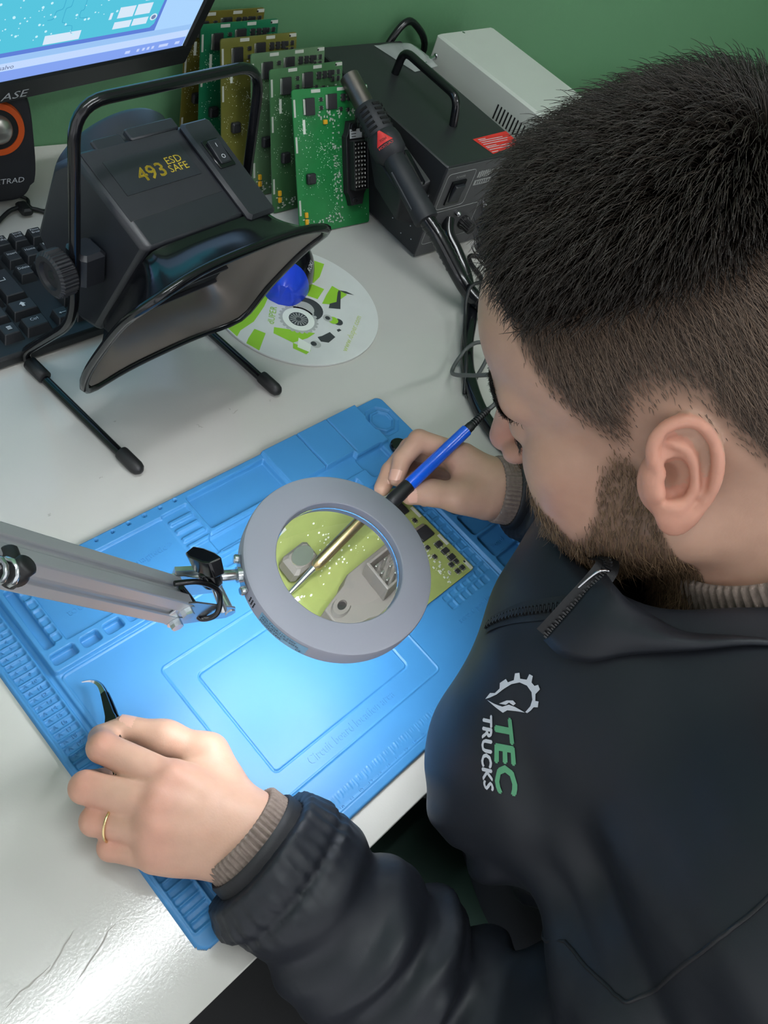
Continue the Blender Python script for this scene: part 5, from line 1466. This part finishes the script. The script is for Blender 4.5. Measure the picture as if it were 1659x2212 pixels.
brow = near * np.exp(-((Z_ - (.036 + .10 * np.maximum(aX - .02, 0) - 3.0 * np.maximum(aX - .038, 0) ** 1.3)) / .0042) ** 2) * (aX > .010) * (aX < .052) * (Y_ > .06)
P, N, r = roots(brow, 2600, 24)
D = np.stack([np.sign(P[:, 0]) * 1.0, np.zeros(len(P)), .35 - 12 * np.maximum(np.abs(P[:, 0]) - .03, 0)], 1) + r.normal(size=P.shape) * .2
strands('eyebrows', P, N, D, .0080 * r.uniform(.6, 1.2, len(P)), .35, .00015, m_hair, 4, .06, r)
lash = near * np.exp(-((Z_ - .0025) / .0010) ** 2) * (np.abs(aX - .032) < .013) * (Y_ > .085)
P, N, r = roots(lash, 260, 25)
strands('eyelashes', P, N, np.tile([0, .3, -1.0], (len(P), 1)) + r.normal(size=P.shape) * .1, np.full(len(P), .0075), .9, .00012, m_hair, 4, .02, r)
lap('hair')
# ------------------------------------------------------------------ jacket
m_jacket = mat('black_nylon_jacket', srgb(29, 32, 39), 0.50, spec=0.35, noise=(7, 0.10), bump=(1500, 0.10, 0.0004))
RB = np.array([[.93, -.36, 0], [.36, .93, 0], [0, 0, 1.]]); RB /= np.linalg.norm(RB, axis=0)
br, bf = RB[:, 0], RB[:, 1]
SM = (SHL + SHR) / 2
lean_ = RB @ rotm('x', -.22)
jk = Solid()
jk.ell(SM + bf * .065 + np.array([0, 0, -.115]), (.200, .128, .165), .05, 1, lean_)
jk.ell(SM + bf * -.010 + np.array([0, 0, -.330]), (.160, .135, .200), .06, 1, RB)
jk.cone(SHL + br * .02, SHR - br * .02, .078, .078, .07)
jk.cone(NB + np.array([0, 0, -.066]), SHL + np.array([0, 0, -.004]), .078, .075, .05); jk.cone(NB + np.array([0, 0, -.05]), SHR, .080, .075, .06)
fdl = nrm(WRL - ELL); fdr = nrm(WRR - ELR)
CUL = WRL - fdl * .008; CUR = WRR - fdr * .014
# loose front panels hanging forward of the chest
jk.chain([(.285, -.035, .172), (.222, -.058, .090), (.275, -.130, .020), (.300, -.175, -.060)], [.072, .068, .058, .060], .03)
jk.chain([(.330, -.025, .150), (.330, -.060, .050), (.330, -.120, -.060)], [.070, .070, .060], .05)
ML = SHL + (ELL - SHL) * .40
jk.chain([SHL + np.array([0, 0, -.01]), ML], [.080, .074], .04)
jk.chain([ML, ELL + np.array([.0, -.010, -.005])], [.074, .064], .016)
jk.chain([ELL + np.array([0, -.010, -.005]), ELL + (CUL - ELL) * .55, CUL - fdl * .012, CUL], [.064, .054, .0480, .0425], .014)
jk.chain([SHR, ELR], [.078, .066], .04)
jk.chain([ELR, ELR + (CUR - ELR) * .55, CUR - fdr * .012, CUR], [.064, .054, .0450, .0390], .02)
# openings: neck, cuffs, and the bench under the forearm
jk.cone(hp(0, .0, -.02), NB + np.array([-.010, .025, -.060]), .084, .084, .014, -1)
jk.cone(CUL - fdl * .012, CUL + fdl * .05, .0340, .0340, .006, -1); jk.cone(CUR - fdr * .012, CUR + fdr * .05, .0320, .0320, .006, -1)
jk.endcut(CUL, fdl, .085); jk.endcut(CUR, fdr, .085)
jk.boxcut((-1, EDGE_Y - .002, -.5), (2, 1, .0045), .006)
la = ELL; lb = CUL
def wv(P, f, i0=0, n=4):
    x, y, z = P[..., 0], P[..., 1], P[..., 2]; s = 0
    for i in range(i0, i0 + n):
        k = (_K[i % 12] * f * (0.8 + 0.08 * i)).astype(np.float32); s = s + np.sin(k[0] * x + k[1] * y + k[2] * z + np.float32(_PH[i % 12]))
    return s / n
def jdisp(P):
    n1 = wv(P, 34, 0); n2 = wv(P, 90, 3)
    d = .0026 * n1 + .0013 * n2
    c = P.reshape(-1, 3).mean(0)
    def folds(a, b, f, amp):
        ab = b - a; L2 = ab @ ab; tc = np.clip(((c - a) @ ab) / L2, -.2, 1.2)
        if np.linalg.norm(c - a - tc * ab) > .16: return 0
        a = a.astype(np.float32); ab = ab.astype(np.float32)
        t = ((P - a) @ ab) / np.float32(L2); rr = np.linalg.norm(P - a - t[..., None] * ab, axis=-1)
        w = np.clip(1 - np.abs(t - .42) / .75, 0, 1) * np.clip((.115 - rr) / .04, 0, 1)
        s = np.sin(f * t + 2.6 * wv(P, 24, 4) + 1.2 * wv(P, 60, 1)); s2 = np.sin(f * 2.1 * t + 3.0 * n1 + 2 * n2)
        return amp * w * (np.where(s > 0, np.abs(s) ** .7, -np.abs(s) ** 1.5) + .35 * s2)
    d = d - folds(ELL, CUL, 30., .0062) - folds(SHL, ELL, 20., .0055) - folds(ELR, CUR, 26., .0045)
    # long drag folds across the chest, towards the armpit
    q = (P - SHL.astype(np.float32)); w = np.exp(-(np.linalg.norm(P - np.array([.20, -.09, .14], np.float32), axis=-1) / .11) ** 2)
    u = q @ np.array([.35, -.25, .9], np.float32)
    d = d - .0030 * w * np.sin(75 * u + 2.0 * n1 + 1.2 * n2)
    for cc, fd in ((CUL, fdl), (CUR, fdr)):
        if np.linalg.norm(c - cc) > .13: continue
        cc = cc.astype(np.float32); fd = fd.astype(np.float32)
        t = (P - cc) @ fd; q = P - cc; rad = np.linalg.norm(q - t[..., None] * fd, axis=-1)
        fr_ = frame_z(fd).astype(np.float32); ang = np.arctan2(q @ fr_[:, 1], q @ fr_[:, 0])
        w = np.clip(1 - np.abs(t + .020) / .022, 0, 1) * np.clip((.075 - rad) / .02, 0, 1)
        d = d - .0013 * w * np.sin(ang * 30 + 3 * n2) + .0034 * np.exp(-((t + .026) / .0030) ** 2) * np.clip((.075 - rad) / .02, 0, 1)
    return d.astype(np.float32)
Vj, Fj = jk.mesh(.0028, (-.02, -.40, -.42), (.78, .17, .40), jdisp, dmax=.012)
Vj = relax(Vj, Fj, 1, .5)
link('jacket', np_mesh('jacket', Vj, Fj), m_jacket, person, 180, world=True)
JB = BVHTree.FromPolygons(Vj.tolist(), Fj.tolist())
lap('jacket %d' % len(Vj))

# ---- knit cuffs and collar of the jumper underneath
m_knit = mat('brown_grey_knit', srgb(120, 106, 98), 0.85, noise=(300, 0.2), bump=(1800, 0.4, 0.0006))
m_lining = mat('black_lining', srgb(18, 19, 24), 0.6, bump=(900, 0.2, 0.0005))
def cuff(name, c, fd, r0, r1, t0, t1, m, ribs, sx=1.0, amp=.035, k=6):
    W = frame_z(fd); prof = [(r0 - .004, t0), (r0, t0)] + [(r0 + (r1 - r0) * i / k, t0 + (t1 - t0) * i / k) for i in range(1, k + 1)] + [(r1 - .0012, t1 + .0014), (r1 - .004, t1 + .0006), (r1 - .0048, t1 - .008)]
    return MB(W @ np.diag([1, sx, 1]), c).lathe(prof, seg=ribs * 4 if ribs else 64, mod=(lambda a, i: 1 + amp * np.clip(np.cos(a * ribs) * 1.6, -1, 1)) if ribs else None).build(name, m, person, 40 if not ribs else 180, world=True)
cuff('jumper_cuff', CUL, fdl, .0345, .0325, -.010, .0175, m_knit, 52)
cuff('inner_cuff', CUL, fdl, .0385, .0372, -.012, .0060, m_lining, 0)
cuff('jumper_cuff', CUR, fdr, .0325, .0305, -.010, .0190, m_knit, 48)
cuff('inner_cuff', CUR, fdr, .0365, .0350, -.012, .0050, m_lining, 0)
na0 = hp(0, -.022, -.020); nax = nrm(NB - na0)
nring = na0 + nax * .076
nk = MB(frame_z(-nax), nring).lathe([(.072, -.034), (.0840, -.034), (.0800, -.012), (.0755, .004), (.0735, .010), (.0715, .0112), (.0690, .008), (.0680, -.01)], seg=96 * 4, mod=lambda a, i: 1 + (.022 * np.clip(np.cos(a * 96) * 1.6, -1, 1) if 0 < i < 5 else 0)).build('jumper_collar', m_knit, person, 180, world=True)
# ---- collar flap of the jacket, laid open over the left shoulder
outer = np.array([(.2090, -.0060, .2125), (.2040, -.0190, .2200), (.2050, -.0310, .2325), (.2130, -.0420, .2510), (.2245, -.0620, .2770), (.2400, -.0830, .2990), (.268, -.125, .316), (.330, -.165, .325), (.405, -.158, .325), (.465, -.115, .315), (.485, -.050, .285)])
inner = np.array([(.2420, -.0010, .2540), (.2330, -.0110, .2600), (.2290, -.0230, .2625), (.2300, -.0365, .2655), (.2350, -.0530, .2680), (.2470, -.0730, .2810), (.274, -.112, .298), (.330, -.148, .312), (.400, -.142, .312), (.445, -.100, .302), (.456, -.045, .278)])
O_, I_ = catmull(outer, 6), catmull(inner, 6); rows_ = []
for i, t in enumerate(np.linspace(0, 1, 9)):
    mid = O_ * (1 - t) + I_ * t; bul = .008 * math.sin(PI * t)
    wr = .0016 * wav(mid, 170) * math.sin(PI * min(t + .15, 1))
    rows_.append(mid + (nrm((-.5, -.15, .85)) * 1)[None] * (bul + wr[:, None]))
n = len(O_); V = np.concatenate(rows_)
fo = MB().add(V, [(i * n + k, i * n + k + 1, (i + 1) * n + k + 1, (i + 1) * n + k) for i in range(8) for k in range(n - 1)]).build('collar', m_jacket, person, 180, world=True)
md = fo.modifiers.new('solid', 'SOLIDIFY'); md.thickness = .0030; md.offset = 0
# ---- zips
m_zip = mat('black_zip_teeth', srgb(30, 31, 34), 0.35)
def on_jacket(p, off): 
    q, nn, _, _ = JB.find_nearest(Vector(p)); nn = np.array(nn); return np.array(q) + nn * off, nn
def zipper(pts, free=False):
    C_ = catmull(pts, 10)
    seg_ = np.concatenate([[0], np.cumsum(np.linalg.norm(np.diff(C_, axis=0), axis=1))]); m = MB(); tape = []
    for k, s_ in enumerate(np.arange(0, seg_[-1], .0017)):
        p = np.array([np.interp(s_, seg_, C_[:, a]) for a in range(3)]); p2 = np.array([np.interp(s_ + .001, seg_, C_[:, a]) for a in range(3)])
        if free: nn = nrm((-.5, -.1, .86))
        else: p, nn = on_jacket(p, .0016); p2, _ = on_jacket(p2, .0016)
        d = nrm(p2 - p); sd = nrm(np.cross(nn, d)); R = np.stack([d, sd, np.cross(d, sd)], 1)
        m.box(p + sd * (.0007 if k % 2 else -.0007), (.0011, .0042, .0018), R=R); tape.append((p - nn * .0008, sd))
    tag(m.build('zip_teeth', m_zip, person, 0, world=True), kind='stuff')
    V = []; 
    for p, sd in tape: V += [p - sd * .007, p + sd * .007]
    MB().add(V, [(2 * i, 2 * i + 2, 2 * i + 3, 2 * i + 1) for i in range(len(tape) - 1)]).build('zip_tape', m_lining, person, 60, world=True)
zipper([(.2298, .0272, .1552), (.2286, .0221, .1817), (.2265, .0091, .2096), (.2297, -.0025, .2294), (.2376, -.0096, .2430)])
zipper([outer[0] + [0, .001, .003], outer[0] * .6 + inner[0] * .4 + [-.003, 0, .006], inner[0] + [0, 0, .003], (.262, .010, .240)], True)
MB().tube(catmull([inner[0] + [-.004, -.002, .006], inner[0] + [-.010, .002, .004], outer[0] * .5 + inner[0] * .5 + [0, .006, .004]], 8), .0007, 6).build('zip_pull', m_chrome, person, 60, world=True)
# ---- stitched seam where the left sleeve is set in
sp_ = [on_jacket(p, .0002)[0] for p in catmull([(.1900, -.090, .060), (.1500, -.130, .110), (.1180, -.158, .170), (.1145, -.159, .1929), (.1154, -.1466, .2502), (.1332, -.1418, .2908), (.175, -.150, .318), (.215, -.165, .322)], 10)]
MB().tube(sp_, .0011, 6).build('sleeve_seam', m_lining, person, 60, world=True)
# ---- chest logo, printed on the jacket
import bmesh
lx = nrm((-.0202, -.0313, -.0145)); ly = np.array([.0034, -.0206, .0415]); ly = nrm(ly - lx * (ly @ lx)); lz = np.cross(lx, ly)
if lz @ (CAM_C - np.array([.19, -.02, .18])) < 0: lz = -lz
LO = np.array([.1895, -.0172, .1770])
def printed(name, V2, F, m, off=.0007):
    bm = bmesh.new(); vs_ = [bm.verts.new((x, y, 0)) for x, y in V2]
    for f in F:
        try: bm.faces.new([vs_[i] for i in f])
        except ValueError: pass
    bmesh.ops.triangulate(bm, faces=bm.faces[:])
    for _ in range(3):
        e = [e for e in bm.edges if e.calc_length() > .0025]
        if e: bmesh.ops.subdivide_edges(bm, edges=e, cuts=1)
        bmesh.ops.triangulate(bm, faces=bm.faces[:])
    for v in bm.verts:
        p = LO + lx * v.co.x + ly * v.co.y + lz * .05
        h_, nn, _, _ = JB.ray_cast(Vector(p), Vector(-lz))
        v.co = (Vector(h_) + Vector(lz) * off) if h_ is not None else Vector(p - lz * .05)
    me = bpy.data.meshes.new(name); bm.to_mesh(me); bm.free()
    return link(name, me, m, person, 0, world=True)
m_lw = mat('silver_print', srgb(196, 198, 208), 0.5); m_lg = mat('green_print', srgb(84, 150, 112), 0.5)
def cpx(pts): return [((1180 + v / 2.186 - 1510) * .00027, (900 + u / 2.186 - 1110) * .00034 - .003) for u, v in pts]
gear_o = [(318, 718), (345, 690), (372, 692), (398, 672), (400, 645), (432, 628), (442, 645), (472, 637), (478, 605), (500, 604), (503, 633), (535, 640), (548, 615), (565, 625), (558, 655), (572, 672), (590, 668), (598, 690), (575, 710), (572, 742), (588, 745), (582, 772), (562, 770), (545, 785), (526, 796)]
gear_i = [(517, 791), (545, 765), (558, 735), (556, 700), (535, 668), (500, 650), (460, 655), (420, 675), (380, 700), (345, 712)]
printed('logo_gear', cpx(gear_o + gear_i), [tuple(range(len(gear_o) + len(gear_i)))], m_lw)
printed('logo_blade', cpx([(328, 722), (370, 745), (408, 760), (440, 752), (470, 765), (515, 793), (470, 784), (430, 778), (408, 789), (375, 762)]), [tuple(range(10))], m_lw)
printed('logo_bolt', cpx([(392, 744), (432, 731), (462, 733), (475, 748), (462, 757), (442, 742), (425, 752)]), [tuple(range(7))], m_lw)
def ltext(body, size, x, y, m, wide, shear=.2):
    V, F = TEXT[body]; keep = [f for f in F if all(V[i, 2] > 0 for i in f)]; idx = sorted({i for f in keep for i in f}); mp = {j: i for i, j in enumerate(idx)}
    W_ = V[idx]; X = (W_[:, 0] - W_[:, 0].min()) * wide + shear * W_[:, 1]
    # heavier strokes: the outline is thickened by printing it twice, a hair apart
    for o_, p_ in ((0, 0), (.05, .0), (.10, 0), (.05, .04), (.05, -.04)):
        printed('logo_text', [(x + size * (a + o_), y + size * (b + p_)) for a, b in zip(X, W_[:, 1])], [tuple(mp[i] for i in f) for f in keep], m, .0007 + o_ * .002 + p_ * .001)
ltext('TEC', .0165, (1545 - 1510) * .00027, (1069 - 1110) * .00034 - .003, m_lg, 1.50)
ltext('TRUCKS', .0098, (1540 - 1510) * .00027, (1042 - 1110) * .00034 - .003, m_lw, 1.20)
# ---- trousers, shoes and the stool that carries him (mostly hidden by the bench)
m_tr = mat('dark_green_trousers', srgb(16, 46, 36), 0.8, noise=(30, 0.2)); m_shoe = mat('black_shoes', srgb(20, 20, 22), 0.5)
tr = Solid(); HIP = np.array([.400, -.250, -.200])
tr.ell(HIP + np.array([0, 0, .01]), (.175, .135, .120), .05, 1, RB)
feet = []
for s in (-1, 1):
    h0 = HIP + br * s * .085 + bf * .05; k0 = h0 + bf * .40 + br * s * .05 + np.array([0, 0, .010]); a0_ = k0 + np.array([0, 0, -.42]) + bf * .04
    tr.chain([h0, k0], [.088, .064], .05); tr.chain([k0, a0_], [.062, .048], .02); feet.append(a0_)
Vt, Ft = tr.mesh(.006, (-.1, -.50, -.75), (.85, .45, .0))
link('trousers', np_mesh('trousers', Vt, Ft), m_tr, person, 180, world=True)
for f_ in feet:
    sh = Solid(); g = np.array([f_[0], f_[1], -.705])
    sh.cone(g - bf * .04, g + bf * .16, .042, .036, .02).cone(g, g + np.array([0, 0, .07]), .042, .046, .02); sh.boxcut((-2, -2, -1.5), (3, 3, -.7495), .004)
    Vs, Fs = sh.mesh(.006, g - [.25, .25, .10], g + [.30, .30, .2]); link('shoe', np_mesh('shoe', Vs, Fs), m_shoe, person, 180, world=True)
stool = thing('stool', 'black round work stool under the seated man', 'stool', (.400, -.265, -.75))
MB().lathe([(.17, .375), (.185, .385), (.185, .425), (.17, .437), (1e-9, .440)], seg=48).build('seat', m_rub, stool, 40)
MB().cyl((0, 0, .06), (0, 0, .376), .025, seg=20).build('column', m_chrome, stool, 40)
for k in range(5):
    a = k * 2 * PI / 5 + .3; d = np.array([math.cos(a), math.sin(a), 0])
    MB().tube([(0, 0, .09), d * .15 + [0, 0, .085], d * .27 + [0, 0, .06]], [.018, .016, .012], 10).build('base_leg', m_rub, stool, 60)
    MB(t=tuple(d * .27)).cyl((0, -.012, .027), (0, .012, .027), .027, seg=20, ch=.004).build('caster', m_rub, stool, 40)
lap('clothes')
